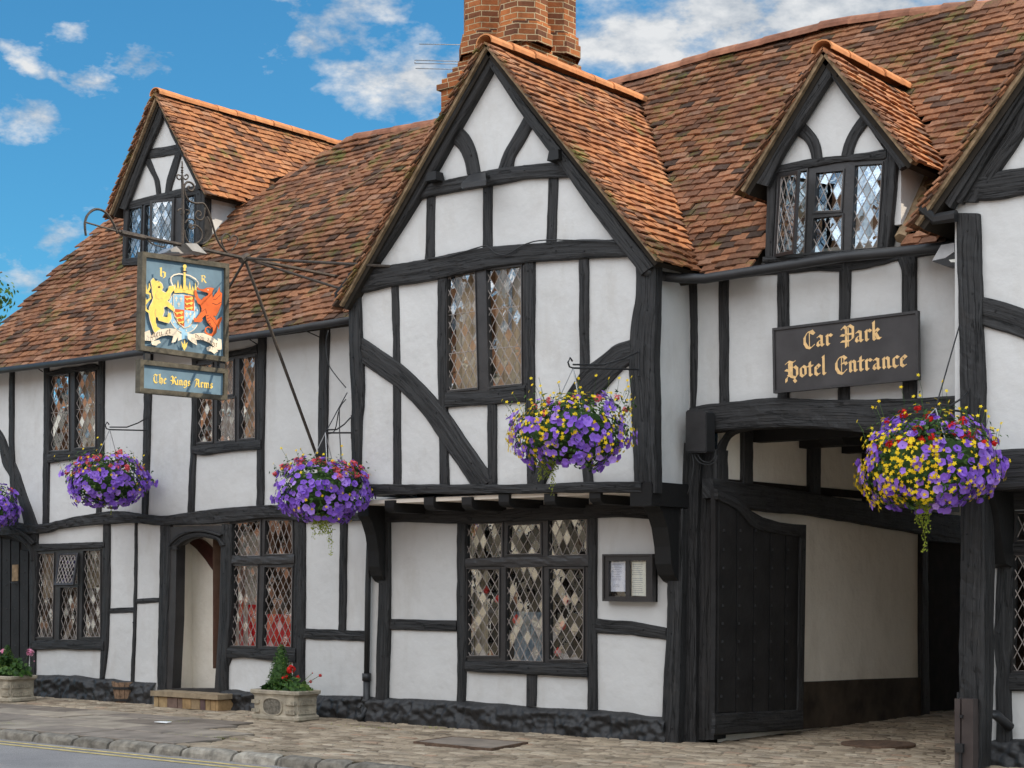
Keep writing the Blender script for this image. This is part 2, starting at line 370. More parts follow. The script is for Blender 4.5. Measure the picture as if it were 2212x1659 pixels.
tcount = [0]
def timber(name, secs, pl, T='D', proud=.03, thick=.12, wob=.008, rough=.004, parent=None, material=None, res=.045):
    """secs: cross-sections ((x,y),(x,y)) along the length"""
    tcount[0] += 1; seed = tcount[0] * 3.71
    proud += (tcount[0] % 7) * .0007
    q = off(pl, proud); n = nrm(pl)
    S = [(P(*a, q, T), P(*b, q, T)) for a, b in secs]
    mids = [(a + b) / 2 for a, b in S]; L = [0]
    for i in range(1, len(S)): L.append(L[-1] + (mids[i] - mids[i - 1]).length)
    tot = L[-1]; nseg = max(2, int(tot / res)); prof = [(0, -thick), (0, -.014), (.06, -.003), (.25, 0), (.5, .002), (.75, 0), (.94, -.003), (1, -.014), (1, -thick)]
    g = G(); uvs = []; NP = len(prof); fs = []
    for i in range(nseg + 1):
        l = tot * i / nseg
        j = 1
        while j < len(L) - 1 and L[j] < l: j += 1
        f = (l - L[j - 1]) / max(1e-6, L[j] - L[j - 1])
        # smooth cubic between sections
        def cr(k):
            p0 = S[max(0, j - 2)][k]; p1 = S[j - 1][k]; p2 = S[j][k]; p3 = S[min(len(S) - 1, j + 1)][k]
            return .5 * ((2 * p1) + (p2 - p0) * f + (2 * p0 - 5 * p1 + 4 * p2 - p3) * f * f + (-p0 + 3 * p1 - 3 * p2 + p3) * f ** 3)
        a = cr(0); b = cr(1); ac = (b - a); w = ac.length; acn = ac.normalized() if w > 1e-6 else Vector((0, 0, 1))
        wa = nv((l, seed, 0), 2.6) * wob + nv((l, seed, 5), 11) * wob * .45
        wb = nv((l, seed + 9, 0), 2.6) * wob + nv((l, seed + 9, 5), 11) * wob * .45
        a = a + acn * wa; b = b + acn * wb
        for (c, d) in prof:
            pt = a.lerp(b, c)
            dd = d + ((nv((l * 2.2, c * 3 + seed, 0), 2.5) * 1.6 + nv((l * 5, c * 8 + seed, 3), 2.4)) * rough if d > -.03 else 0)
            g.v.append(tuple(pt + n * dd)); uvs.append((l + seed, c * w - (d if d < -.05 else 0)))
        if i:
            for k in range(NP - 1):
                o = (i - 1) * NP; fs.append((o + k, o + k + 1, o + NP + k + 1, o + NP + k))
    fs.append(tuple(range(NP))); fs.append(tuple(nseg * NP + k for k in range(NP))[::-1])
    if material is None and name != 'cover_strip':
        l = .06 + random.random() * .1
        while l < tot - .04:
            j = 1
            while j < len(L) - 1 and L[j] < l: j += 1
            f = (l - L[j - 1]) / max(1e-6, L[j] - L[j - 1]); a = S[j - 1][0].lerp(S[j][0], f); b = S[j - 1][1].lerp(S[j][1], f)
            pc_ = a.lerp(b, random.uniform(.3, .7)) + n * .002; e1 = (b - a).normalized(); e2 = n.cross(e1); o_ = len(g.v); rr = random.uniform(.006, .010)
            for hh_, rk in ((0, 1), (.006, .9)):
                for k in range(7): an = 2 * math.pi * k / 7; g.v.append(tuple(pc_ + e1 * math.cos(an) * rr * rk + e2 * math.sin(an) * rr * rk + n * hh_)); uvs.append((an * .01, 0))
            fs += [(o_ + k, o_ + (k + 1) % 7, o_ + 7 + (k + 1) % 7, o_ + 7 + k) for k in range(7)] + [tuple(o_ + 7 + k for k in range(7))]
            l += random.uniform(.3, .8)
    g.f = fs
    o = build(name, g, material or M['timber'], parent or INN, smooth=False, uv=uvs)
    return o
def V(pl, T, rows, name='stud', **k): return timber(name, [((a, y), (b, y)) for y, a, b in rows], pl, T, **k)
def H(pl, T, rows, name='beam', **k): return timber(name, [((x, a), (x, b)) for x, a, b in rows], pl, T, **k)
def prism(pts, holes, n, depth, g=None, mi=0):
    """pts: front face 3-D outline, extruded back along -n"""
    g = g or G()
    loops = [list(pts)] + [list(h) for h in holes]; flat = [p for l in loops for p in l]
    tris = tessellate_polygon([[Vector(p) for p in l] for l in loops])
    nf = len(flat); vs = flat + [p - n * depth for p in flat]; fs = []
    for t in tris: fs.append(tuple(t)); fs.append(tuple(i + nf for i in reversed(t)))
    o = 0
    for l in loops:
        for i in range(len(l)):
            a = o + i; b = o + (i + 1) % len(l); fs.append((a, b, b + nf, a + nf))
        o += len(l)
    g.add(vs, fs, mi); return g
def panel(name, pts, holes, pl, T='D', proud=0, depth=.05, material=None, parent=None, TH_=None):
    q = off(pl, proud)
    g = prism([P(x, y, q, T) for x, y in pts], [[P(x, y, q, T) for x, y in h] for h in holes], nrm(pl), depth)
    return build(name, g, material, parent)
def bil(q, s, t): return q[0] * (1 - s) * (1 - t) + q[1] * s * (1 - t) + q[2] * s * t + q[3] * (1 - s) * t
def leaded(quad, n, parent, dw=.098, dh=.158, gm='glass', lm='lead', lw=.0042, tilt=.018, bars=()):
    """quad TL,TR,BR,BL in 3-D: leaded lattice + quarries"""
    W = ((quad[1] - quad[0]).length + (quad[2] - quad[3]).length) / 2; Hh = ((quad[3] - quad[0]).length + (quad[2] - quad[1]).length) / 2
    nx = max(1, round(W / dw)); ny = max(1, round(Hh / dh)); gg = G(); gl = G()
    def clip(poly):
        for ax, lo, sg in ((0, 0, 1), (0, nx, -1), (1, 0, 1), (1, ny, -1)):
            out = []
            for i in range(len(poly)):
                a = poly[i]; b = poly[(i + 1) % len(poly)]; da = (a[ax] - lo) * sg; db = (b[ax] - lo) * sg
                if da >= -1e-9: out.append(a)
                if (da > 1e-9 and db < -1e-9) or (da < -1e-9 and db > 1e-9):
                    f = da / (da - db); out.append((a[0] + (b[0] - a[0]) * f, a[1] + (b[1] - a[1]) * f))
            poly = out
            if len(poly) < 3: return []
        return poly
    off5 = random.choice((0, .5))
    for i in range(-1, 2 * nx + 2):
        for j in range(-1, 2 * ny + 2):
            if (i + j) % 2: continue
            cx, cy = i * .5 + off5, j * .5
            poly = clip([(cx - .5, cy), (cx, cy - .5), (cx + .5, cy), (cx, cy + .5)])
            if len(poly) < 3: continue
            ps = [bil(quad, x / nx, y / ny) for x, y in poly]; c = sum(ps, Vector()) / len(ps)
            rx, rz = random.gauss(0, tilt), random.gauss(0, tilt)
            u = (quad[1] - quad[0]).normalized(); v = (quad[3] - quad[0]).normalized()
            ps = [p + n * ((p - c).dot(u) * rx + (p - c).dot(v) * rz) for p in ps]
            gg.add(ps, [tuple(range(len(ps)))])
    segs = []
    def line(a, b): segs.append((bil(quad, a[0] / nx, a[1] / ny), bil(quad, b[0] / nx, b[1] / ny)))
    o2 = off5
    for k in range(-2 * (nx + ny) - 2, 2 * (nx + ny) + 3):
        for sgn in (1, -1):
            c0 = k + .5 + o2   # line y = sgn*x + c
            pts = []
            for x in (0, nx):
                y = sgn * x + c0
                if -1e-9 <= y <= ny + 1e-9: pts.append((x, y))
            for y in (0, ny):
                x = (y - c0) * sgn
                if 1e-6 < x < nx - 1e-6: pts.append((x, y))
            if len(pts) >= 2: line(pts[0], pts[1])
    line((0, 0), (nx, 0)); line((nx, 0), (nx, ny)); line((nx, ny), (0, ny)); line((0, ny), (0, 0))
    for bt in bars: line((0, ny * bt), (nx, ny * bt))
    for a, b in segs:
        d = (b - a)
        if d.length < .004: continue
        mid = (a + b) / 2 + n * .003 ; s = d.cross(n).normalized() * lw
        dd = n * (.004 + random.random() * .001)
        A, B = a, b
        gl.add([A + s, A - s, B - s, B + s, A + s * .5 + dd, A - s * .5 + dd, B - s * .5 + dd, B + s * .5 + dd],
               [(4, 5, 6, 7), (0, 1, 5, 4), (2, 3, 7, 6), (1, 2, 6, 5), (3, 0, 4, 7), (3, 2, 1, 0)])
    build('glass_pane', gg, M[gm], parent); build('lead_lattice', gl, M[lm], parent)
def window(outer, panes, pl, T, proud=.012, depth=.07, gm='glass', room=None, lm='lead', bars=(), rd=.9, beads=True, rm=.25, **k):
    q = off(pl, proud); n = nrm(pl)
    g = prism([P(x, y, q, T) for x, y in outer], [[P(x, y, q, T) for x, y in pn] for pn in panes], n, depth)
    # glazing beads round each light
    if beads:
        q2 = off(pl, proud + .012)
        for pn in panes:
            pts = [P(x, y, q2, T) for x, y in pn]; c = sum(pts, Vector()) / 4
            outp = [p + (p - c).normalized() * .022 for p in pts]
            prism(outp, [pts], n, .05, g)
    w = build('window', g, M['blackpaint'], INN)
    for pn in panes:
        quad = [P(x, y, off(pl, -.012), T) for x, y in pn]
        leaded(quad, n, w, gm=gm, lm=lm, bars=bars, **k)
    if room is not None:
        pts = [P(x, y, off(pl, -.09), T) for x, y in outer]
        xs = [p.x for p in pts]; ys = [p.y for p in pts]; zs = [p.z for p in pts]
        g = G()
        if pl[0] == 'Y':
            y0 = pts[0].y; a, b, c, d = min(xs) - rm, max(xs) + rm, min(zs) - rm * 1.0, max(zs) + rm * .8; y1 = y0 + rd
            vs = [(a, y0, c), (b, y0, c), (b, y0, d), (a, y0, d), (a, y1, c), (b, y1, c), (b, y1, d), (a, y1, d)]
            g.add(vs, [(4, 5, 6, 7), (0, 1, 5, 4), (3, 2, 6, 7), (0, 3, 7, 4), (1, 2, 6, 5)])
        build('room_lining', g, M[room], w)
    return w
def curtainmesh(x0, x1, y, z0, z1, amp=.025, wl=.09):
    g = G(); n = max(4, int((x1 - x0) / .012)); vs = []; fs = []
    for i in range(n + 1):
        x = x0 + (x1 - x0) * i / n; d = amp * math.sin(x / wl * 6.283 + 2 * nv((x, y, 0), 4))
        for j in range(5):
            z = z0 + (z1 - z0) * j / 4; vs.append((x + nv((x, z, 2), 3) * .01, y + d * (1 + .3 * nv((x, z, 0), 3)), z))
            if i and j: o = (i - 1) * 5 + j; fs.append((o - 1, o + 4, o + 5, o))
    g.add(vs, fs); return g
# ================================================================== THE INN
INN = thing('timber_framed_inn', 'long white and black half-timbered coaching inn with red tiled gables, dormers and brick chimney', 'inn', (-13, 13.5, 0))
A = ('Y', 13.5); B = ('Y', 13.35); C = ('Y', 12.85); RW = ('Y', 13.53); GW = ('Y', 12.95); GL = ('Y', 13.38)
LD = ('Y', 14.45); RD = ('Y', 13.42); PX = ('X', -8.5)
def scl(pts, k=.985, dy=0):
    cx = sum(p[0] for p in pts) / len(pts); cy = sum(p[1] for p in pts) / len(pts)
    return [(cx + (x - cx) * k, cy + (y - cy) * k) for x, y in pts]
def wallmesh(name, outer3, holes, pl, T=None, depth=.05, material='plaster'):
    g = prism(outer3, [[P(x, y, pl, t) for x, y in scl(h, 1.03 if h in (D1, D2) else .985)] for h, t in holes], nrm(pl), depth)
    return build(name, g, M[material], INN)

# ---- window outlines
W1 = [(303, 262), (628, 218), (630, 790), (303, 800)]
W2 = [(1245, 190), (1645, 128), (1650, 705), (1240, 742)]
W3 = [(222, 255), (660, 240), (650, 850), (212, 848)]
W4 = [(1468, 50), (1885, 42), (1872, 895), (1450, 893)]
W5 = [(805, 75), (1597, 55), (1592, 985), (808, 990)]
W6 = [(680, 110), (1190, 45), (1192, 860), (688, 905)]
W7 = [(795, 825), (1250, 712), (1246, 1170), (785, 1190)]
W8 = [(600, 1085), (1325, 985), (1280, 1600), (575, 1650)]
W9 = [(2130, 215 - 200), (2420, 5), (2420, 1050), (2120, 1050)]
D2 = [(1128, 235), (1180, 200), (1270, 178), (1385, 195), (1412, 240), (1400, 700), (1372, 1150), (1100, 1150), (1122, 700)]
D1 = [(-125, 152), (-60, 130), (90, 165), (185, 235), (186, 320), (184, 930), (175, 1075), (-130, 1060)]
wallmesh('wall', [Vector((-20.6, 13.5, -.05)), Vector((-12.3, 13.5, -.05)), Vector((-12.3, 13.5, 4.55)), Vector((-20.6, 13.5, 4.55))],
         [(W1, 'L2'), (W2, 'L2'), (W3, 'L3'), (W4, 'L3'), (D2, 'L3'), (D1, 'L3')], A)
xb0 = P(799, 1400, B).x; xb1 = P(1448, 1400, B).x
wallmesh('wall', [Vector((xb0, 13.35, 0)), Vector((xb1, 13.35, 0)), Vector((xb1, 13.35, 2.42)), Vector((xb0, 13.35, 2.42))], [(W5, 'M3')], B, depth=.13)
wallmesh('wall', [Vector((-12.55, 12.85, 2.42)), Vector((-8.79, 12.85, 2.42)), Vector((-8.79, 12.85, 4.5)), Vector((-10.62, 12.85, 6.62)), Vector((-12.55, 12.85, 4.45))], [(W6, 'M2')], C)
for x_ in (-8.79, -12.55):
    g = G(); s_ = .05 if x_ > -10 else -.05
    g.box((x_ - s_ / 2, 13.22, 3.45), (.025, .36, 1.02)); build('wall', g, M['plaster'], INN)
wallmesh('wall', [Vector((-8.85, 13.53, 2.95)), Vector((-5.6, 13.53, 2.95)), Vector((-5.6, 13.53, 4.5)), Vector((-8.85, 13.53, 4.5))], [], RW)
wallmesh('wall', [Vector((-5.85, 12.95, 2.3)), Vector((-1.9, 12.95, 2.3)), Vector((-1.9, 12.95, 4.4)), Vector((-4, 12.95, 6.9)), Vector((-5.85, 12.95, 4.65))], [], GW)
wallmesh('wall', [Vector((-5.9, 13.38, 0)), Vector((-1.9, 13.38, 0)), Vector((-1.9, 13.38, 2.35)), Vector((-5.9, 13.38, 2.35))], [(W9, 'R3')], GL, depth=.1)
# back and end walls
g = G(); g.box((-14.45, 18.3, 2.2), (5.75, .1, 2.2)); g.box((-20.15, 15.9, 2.2), (.06, 2.35, 2.2)); g.box((-3.8, 21, 2.2), (2.1, .1, 2.2)); g.box((-1.95, 17.2, 2.2), (.06, 3.8, 2.2))
build('wall', g, M['plaster'], INN)
g = G(); g.box((-5.4, 25.4, 2.8), (.3, 4.8, 2.9)); g.box((-9.4, 25.4, 2.2), (.3, 4.8, 2.5)); g.box((-7.4, 30.4, 2.4), (2.4, .2, 2.7)); build('added_yard_wall', g, M['plaster'], INN)  # unseen walls added to block sun and bounce light into the passage
g = G(); g.add([(-9.2, 20.7, -.02), (-5.6, 20.7, -.02), (-5.6, 30.3, -.02), (-9.2, 30.3, -.02)], [(0, 1, 2, 3)]); struct('yard_paving', g, M['slab'])
# upper floor slabs so no light leaks through
g = G(); g.box((-14.2, 15.9, 2.45), (5.7, 2.2, .04)); build('floor', g, M['dark'], INN)
g = G(); g.box((-10.67, 13.08, 2.352), (1.85, .24, .02)); build('jetty_soffit', g, M['soffit'], INN)

# ---- windows
window(W1, [[(314, 290), (437, 276), (440, 762), (313, 768)], [(477, 264), (608, 250), (608, 742), (475, 750)]], A, 'L2', room='brownroom', bars=(.5,))
window(W2, [[(1258, 225), (1358, 210), (1358, 708), (1255, 715)], [(1390, 200), (1490, 188), (1488, 405), (1388, 418)], [(1388, 440), (1500, 430), (1500, 700), (1385, 708)], [(1530, 178), (1630, 165), (1630, 685), (1528, 692)]], A, 'L2', room='brownroom')
window(W3, [[(240, 290), (345, 288), (335, 822), (226, 822)], [(385, 505), (495, 505), (490, 838), (375, 838)], [(530, 270), (640, 268), (640, 820), (520, 822)], [(388, 300), (496, 298), (496, 480), (386, 482)]], A, 'L3', room='brownroom', gm='glass_low')
window(W4, [[(1480, 98), (1662, 76), (1660, 300), (1478, 305)], [(1695, 76), (1866, 76), (1870, 290), (1690, 292)], [(1478, 366), (1648, 368), (1635, 880), (1462, 876)], [(1690, 375), (1868, 375), (1860, 885), (1675, 880)]], A, 'L3', room='brownroom', gm='glass_low')
window(W5, [[(815, 98), (1045, 95), (1042, 318), (812, 320)], [(1085, 108), (1290, 98), (1292, 288), (1078, 292)], [(1340, 75), (1588, 68), (1588, 295), (1338, 300)],
            [(820, 388), (1028, 390), (1025, 940), (820, 942)], [(1070, 378), (1302, 372), (1308, 978), (1068, 972)], [(1345, 385), (1568, 385), (1565, 965), (1345, 965)]],
       B, 'M3', room='dark', gm='glass_low', rd=1.2)
window(W6, [[(690, 150), (872, 118), (890, 855), (697, 874)], [(942, 105), (1168, 78), (1172, 830), (962, 850)]], C, 'M2', room='brownroom', bars=(.34, .68), gm='glass_low', tilt=.014)
window(W7, [[(820, 846), (905, 830), (895, 1150), (800, 1162)], [(925, 822), (1110, 782), (1108, 1130), (918, 1150)], [(1180, 765), (1243, 750), (1240, 1100), (1178, 1110)]], LD, 'L1', gm='glass_sky', room='dark', lm='leaddark', rd=.7, rm=-.02)
window(W8, [[(645, 1112), (825, 1088), (805, 1622), (612, 1645)], [(882, 1105), (1055, 1090), (1040, 1345), (870, 1352)], [(865, 1395), (1048, 1375), (1042, 1605), (850, 1622)], [(1130, 1058), (1305, 1045), (1272, 1582), (1105, 1597)]], RD, 'R1', gm='glass_sky', room='dark', rd=.7, rm=-.03)
window(W9, [[(2165, 30), (2400, 30), (2400, 200), (2160, 205)], [(2138, 300), (2400, 300), (2400, 1035), (2136, 1040)]], GL, 'R3', room='brownroom', gm='glass_low')
# open casements (hinged leaf parts)
def casement(pts3, n, gm='glass_sky', lm='lead', fr=.03, **k):
    pts = [Vector(p) for p in pts3]; c = sum(pts, Vector()) / 4
    inner = []
    for i in range(4):
        a = (pts[(i + 1) % 4] - pts[i]).normalized(); b = (pts[i - 1] - pts[i]).normalized(); inner.append(pts[i] + (a + b) * fr)
    g = prism(pts, [inner], n, .03); w = build('casement', g, M['blackpaint'], INN)
    leaded([p - n * .015 for p in inner], n, w, gm=gm, lm=lm, **k)
# right dormer: left leaf swung outwards
hb = [P(645, 1112, off(RD, .03), 'R1'), P(612, 1645, off(RD, .03), 'R1')]
a_ = P(765, 1090, ('Y', RD[1] - .30), 'R1'); b_ = P(735, 1622, ('Y', RD[1] - .30), 'R1')
nn1 = (a_ - hb[0]).cross(Vector((0, 0, 1))).normalized()
casement([hb[0], a_, b_, hb[1]], nn1, gm='glass_sky', dw=.11)
hb = [P(1115, 776, off(LD, .03), 'L1'), P(1105, 1072, off(LD, .03), 'L1')]
a_ = P(958, 790, ('Y', LD[1] - .25), 'L1'); b_ = P(955, 1052, ('Y', LD[1] - .25), 'L1')
nn2 = (hb[0] - a_).cross(Vector((0, 0, 1))).normalized()
casement([a_, hb[0], hb[1], b_], nn2, gm='glass_low', lm='leaddark')
# awning light of the small lounge window, tilted up to the sky
tl, tr = P(375, 286, off(A, .03), 'L3'), P(498, 282, off(A, .03), 'L3')
bl_, br_ = P(345, 490, ('Y', 13.5 - .25), 'L3'), P(466, 488, ('Y', 13.5 - .25), 'L3')
nn3 = (tr - tl).cross(tl - bl_).normalized()
if nn3.y > 0: nn3 = -nn3
casement([tl, tr, br_, bl_], nn3, gm='glass_sky', dw=.075, dh=.12)

# ---- left wing timbers
V(A, 'L2', [(245, 55, 84), (700, 52, 82), (1000, 62, 95), (1240, 70, 105)], name='post')
timber('brace', [((-140, 520), (-140, 600)), ((0, 640), (-20, 740)), ((60, 780), (12, 860)), ((115, 900), (65, 950)), ((165, 1050), (112, 1090)), ((235, 1242), (150, 1250))], A, 'L2', proud=.024)
V(A, 'L2', [(175, 276, 305), (600, 275, 305), (900, 270, 308), (1238, 268, 302)])
V(A, 'L2', [(118, 626, 662), (500, 625, 658), (830, 618, 655)])
H(A, 'L2', [(296, 262, 282), (380, 238, 275), (470, 232, 262), (560, 212, 255), (630, 222, 245)], proud=.034, wob=.014)
H(A, 'L2', [(300, 790, 846), (450, 775, 825), (625, 750, 795), (640, 748, 792)], proud=.045, name='sill_beam')
V(A, 'L2', [(1000, 612, 640), (1200, 610, 638)])
V(A, 'L2', [(80, 925, 968), (400, 915, 962), (800, 908, 950), (1195, 902, 935)], name='post')
V(A, 'L2', [(165, 1220, 1255), (440, 1222, 1250), (740, 1215, 1245), (1000, 1200, 1238), (1165, 1193, 1232)])
H(A, 'L2', [(1225, 165, 200), (1450, 135, 168), (1560, 112, 150), (1640, 85, 140)], proud=.04, wob=.014)
H(A, 'L2', [(1228, 735, 785), (1300, 730, 798), (1440, 715, 775), (1665, 695, 760)], proud=.045, name='sill_beam')
V(A, 'L2', [(15, 1645, 1692), (600, 1638, 1682), (1120, 1635, 1678)], name='post')
V(A, 'L2', [(-30, 2038, 2098), (500, 2030, 2088), (1120, 2028, 2080)], name='post')
H(A, 'L2', [(-120, 240, 285), (0, 212, 258), (300, 160, 203), (660, 105, 155), (890, 68, 128), (1450, 0, 62), (1700, -30, 28), (2040, -75, -12), (2300, -105, -45)], name='wall_plate', proud=.03)
H(A, 'L2', [(-150, 1240, 1312), (230, 1240, 1300), (360, 1215, 1270), (480, 1188, 1252), (700, 1155, 1235), (850, 1165, 1230), (1020, 1182, 1245), (1250, 1155, 1240), (1430, 1133, 1228), (1760, 1115, 1195), (1950, 1150, 1222), (2330, 1165, 1215)], name='bressumer', proud=.07, thick=.16, rough=.009)
V(A, 'L3', [(110, 188, 236), (600, 184, 222), (900, 185, 218), (1080, 190, 215)], name='post', proud=.04)
H(A, 'L3', [(225, 228, 272), (440, 220, 262), (665, 212, 252)], proud=.04)
H(A, 'L3', [(205, 845, 905), (400, 840, 900), (660, 845, 908)], proud=.045, name='sill_beam')
V(A, 'L3', [(90, 655, 696), (500, 650, 695), (880, 642, 682), (1090, 632, 655)])
V(A, 'L3', [(85, 858, 873), (600, 851, 870), (1110, 832, 852)], proud=.015)
H(A, 'L3', [(690, 640, 672), (855, 630, 664)], proud=.018); H(A, 'L3', [(866, 578, 610), (1020, 570, 600)], proud=.018)
V(A, 'L3', [(95, 1018, 1086), (400, 1015, 1082), (800, 1005, 1068), (1160, 1000, 1058)], name='post', proud=.05)
V(A, 'L3', [(100, 1412, 1476), (600, 1404, 1472), (950, 1392, 1450), (1180, 1395, 1442)], name='post', proud=.05)
H(A, 'L3', [(1445, 888, 965), (1550, 895, 955), (1660, 892, 965), (1760, 893, 975), (1885, 893, 985)], proud=.045, name='sill_beam')
timber('knee', [((1440, 890), (1500, 900)), ((1435, 960), (1470, 960)), ((1432, 1020), (1448, 1020))], A, 'L3', proud=.03)
H(A, 'L3', [(1468, 300, 352), (1680, 305, 360), (1880, 295, 350)], proud=.035, name='transom', material=M['blackpaint'])
V(A, 'L3', [(45, 1880, 1946), (400, 1876, 1946), (900, 1868, 1942), (1180, 1870, 1940)], name='post')
H(A, 'L3', [(1942, 768, 832), (2212, 778, 845), (2400, 785, 850)])
V(A, 'L3', [(60, 2170, 2214), (785, 2158, 2202)])
# eaves wire brackets
for (x, y, x2, y2) in ((200, 215, 272, 262), (555, 150, 625, 182), (1585, 50, 1640, 85), (1950, 0, 2040, 40)):
    g = G(); g.tube([P(x, y, ('Y', 13.2), 'L2'), P(x2, y2, ('Y', 13.46), 'L2')], .007); build('gutter_stay', g, M['ironblack'], INN)
# doorways
def jamb(name, outer, inner, pl, T, proud, depth, m_='blackpaint'):
    return panel(name, outer, [inner], pl, T, proud, depth, M[m_], INN)
jamb('door_frame', [(1060, 118), (1440, 108), (1448, 600), (1405, 1178), (1050, 1155), (1062, 600)], D2, A, 'L3', .035, .14)
timber('door_hood_mould', [((1088, 262), (1128, 262)), ((1092, 225), (1128, 245)), ((1165, 172), (1190, 200)), ((1265, 150), (1268, 182)), ((1345, 165), (1335, 192)), ((1395, 185), (1385, 205)), ((1432, 232), (1402, 240))], A, 'L3', proud=.075, thick=.06, wob=.001, rough=.001)
timber('door_hood_mould', [((1070, 262), (1086, 262)), ((1074, 222), (1090, 226)), ((1160, 152), (1170, 168)), ((1265, 132), (1266, 148)), ((1350, 146), (1345, 160)), ((1410, 165), (1402, 178))], A, 'L3', proud=.095, thick=.07, wob=.001, rough=.001)
g = G()
X0, X1 = P(1100, 700, A, 'L3').x - .02, P(1395, 700, A, 'L3').x + .02
zt = 2.12
vs = [(X0, 13.6, .15), (X1, 13.6, .15), (X1, 13.6, zt), (X0, 13.6, zt), (X0 - .1, 13.92, .15), (X1 + .3, 13.92, .15), (X1 + .3, 13.92, zt), (X0 - .1, 13.92, zt)]
g.add(vs, [(4, 5, 6, 7), (0, 3, 7, 4), (1, 2, 6, 5), (3, 2, 6, 7)]); build('porch_wall', g, M['plaster_in'], INN)
g = G(); g.add([vs[0], vs[1], vs[5], vs[4]], [(0, 1, 2, 3)]); build('porch_floor', g, M['dark'], INN)
timber('brace', [((1130, 195), (1240, 185)), ((1230, 240), (1300, 210)), ((1330, 360), (1390, 300)), ((1410, 480), (1440, 385)), ((1500, 640), (1520, 520))], ('Y', 13.90), 'L3', proud=.03, material=M['reddoor'])
V(('Y', 13.6), 'L3', [(225, 1118, 1146), (1140, 1095, 1112)], name='door_edge', proud=.02, thick=.04, material=M['reddoor'], wob=.001, rough=.001)
# plank door at the left edge
DP = ('Y', 13.56)
g = prism([P(x, y, DP, 'L3') for x, y in D1], [], nrm(DP), .05)
door = build('door', g, M['gatepaint'], INN)
for i in range(8):
    x = -270 + i * 57
    top = interp(x + 25, [-260, -60, 90, 190], [300, 170, 200, 300])
    g = prism([P(a, b, off(DP, .018), 'L3') for a, b in ((x, top), (x + 50, top - 4 if x < -60 else top + 8), (x + 48, 1050), (x - 2, 1050))], [], nrm(DP), .02)
    build('plank', g, M['gatepaint'], door)
for r_ in range(9):
    for i in range(8):
        g = G(); p = P(-245 + i * 57, 330 + r_ * 78, off(DP, .022), 'L3'); g.lathe([(.012, 0), (.008, .004)], (0, 0, 0), 6); n0 = len(g.v) - 12
        for k in range(12): v = g.v[n0 + k]; g.v[n0 + k] = (p.x + v[0], p.y - v[2], p.z + v[1])
        build('door_stud', g, M['ironblack'], door)
panel('door_grille', [(78, 360), (115, 358), (112, 462), (76, 465)], [], off(DP, .02), 'L3', .01, .02, M['mortar'], door)
g = G(); g.tube([P(62, 470, off(DP, .05), 'L3'), P(92, 478, off(DP, .07), 'L3'), P(118, 470, off(DP, .05), 'L3')], .008); build('door_knocker', g, M['ironblack'], door)
timber('door_hood_mould', [((-300, 330), (-262, 330)), ((-240, 190), (-200, 225)), ((-60, 120), (-60, 160)), ((90, 150), (85, 190)), ((190, 225), (175, 260)), ((205, 330), (188, 335))], A, 'L3', proud=.06, thick=.1, wob=.001)
timber('door_hood_mould', [((-300, 270), (-280, 290)), ((-60, 88), (-60, 108)), ((110, 130), (100, 150)), ((215, 215), (200, 235))], A, 'L3', proud=.085, thick=.1, wob=.001)
H(A, 'L3', [(-300, 60, 125), (0, 70, 120), (200, 110, 170)], proud=.03)

# ---- central bay, ground floor
V(B, 'M3', [(50, 255, 318), (350, 256, 320), (800, 242, 318), (1225, 232, 305)], name='post', proud=.05)
H(B, 'M3', [(190, -10, 88), (310, -15, 88), (760, -12, 92), (1000, 12, 90), (1300, -25, 75), (1650, -30, 58), (1850, -28, 60), (2010, -20, 72)], name='head_beam', proud=.06)
V(B, 'M3', [(75, 756, 812), (500, 752, 808), (900, 756, 812), (1240, 752, 800)], name='post', proud=.035)
V(B, 'M3', [(50, 1592, 1644), (500, 1590, 1642), (1290, 1588, 1646)], name='post', proud=.035)
H(B, 'M3', [(806, 320, 376), (1050, 310, 372), (1300, 305, 372), (1598, 298, 372)], proud=.028, name='transom', material=M['blackpaint'], wob=.002)
H(B, 'M3', [(808, 975, 1042), (1200, 985, 1062), (1592, 990, 1080)], proud=.055, name='sill_beam')
H(B, 'M3', [(312, 706, 776), (500, 708, 780), (752, 716, 788)]); H(B, 'M3', [(1642, 704, 796), (1750, 718, 806), (1850, 718, 808), (1960, 738, 825), (2095, 765, 842)])
V(B, 'M3', [(1062, 1197, 1262), (1265, 1196, 1256)])
V(B, 'M3', [(0, 2110, 2200), (380, 2100, 2195), (800, 2092, 2185), (1200, 2068, 2175), (1500, 2060, 2165)], name='post', proud=.06)
V(RW, 'R3', [(-420, 35, 150), (0, 10, 120), (700, 5, 110), (1500, -10, 110)], name='post', proud=.12, thick=.2)
V(RW, 'R3', [(-380, 95, 240), (0, 80, 245), (700, 70, 240), (1480, 62, 226)], name='post', proud=.06, thick=.22)
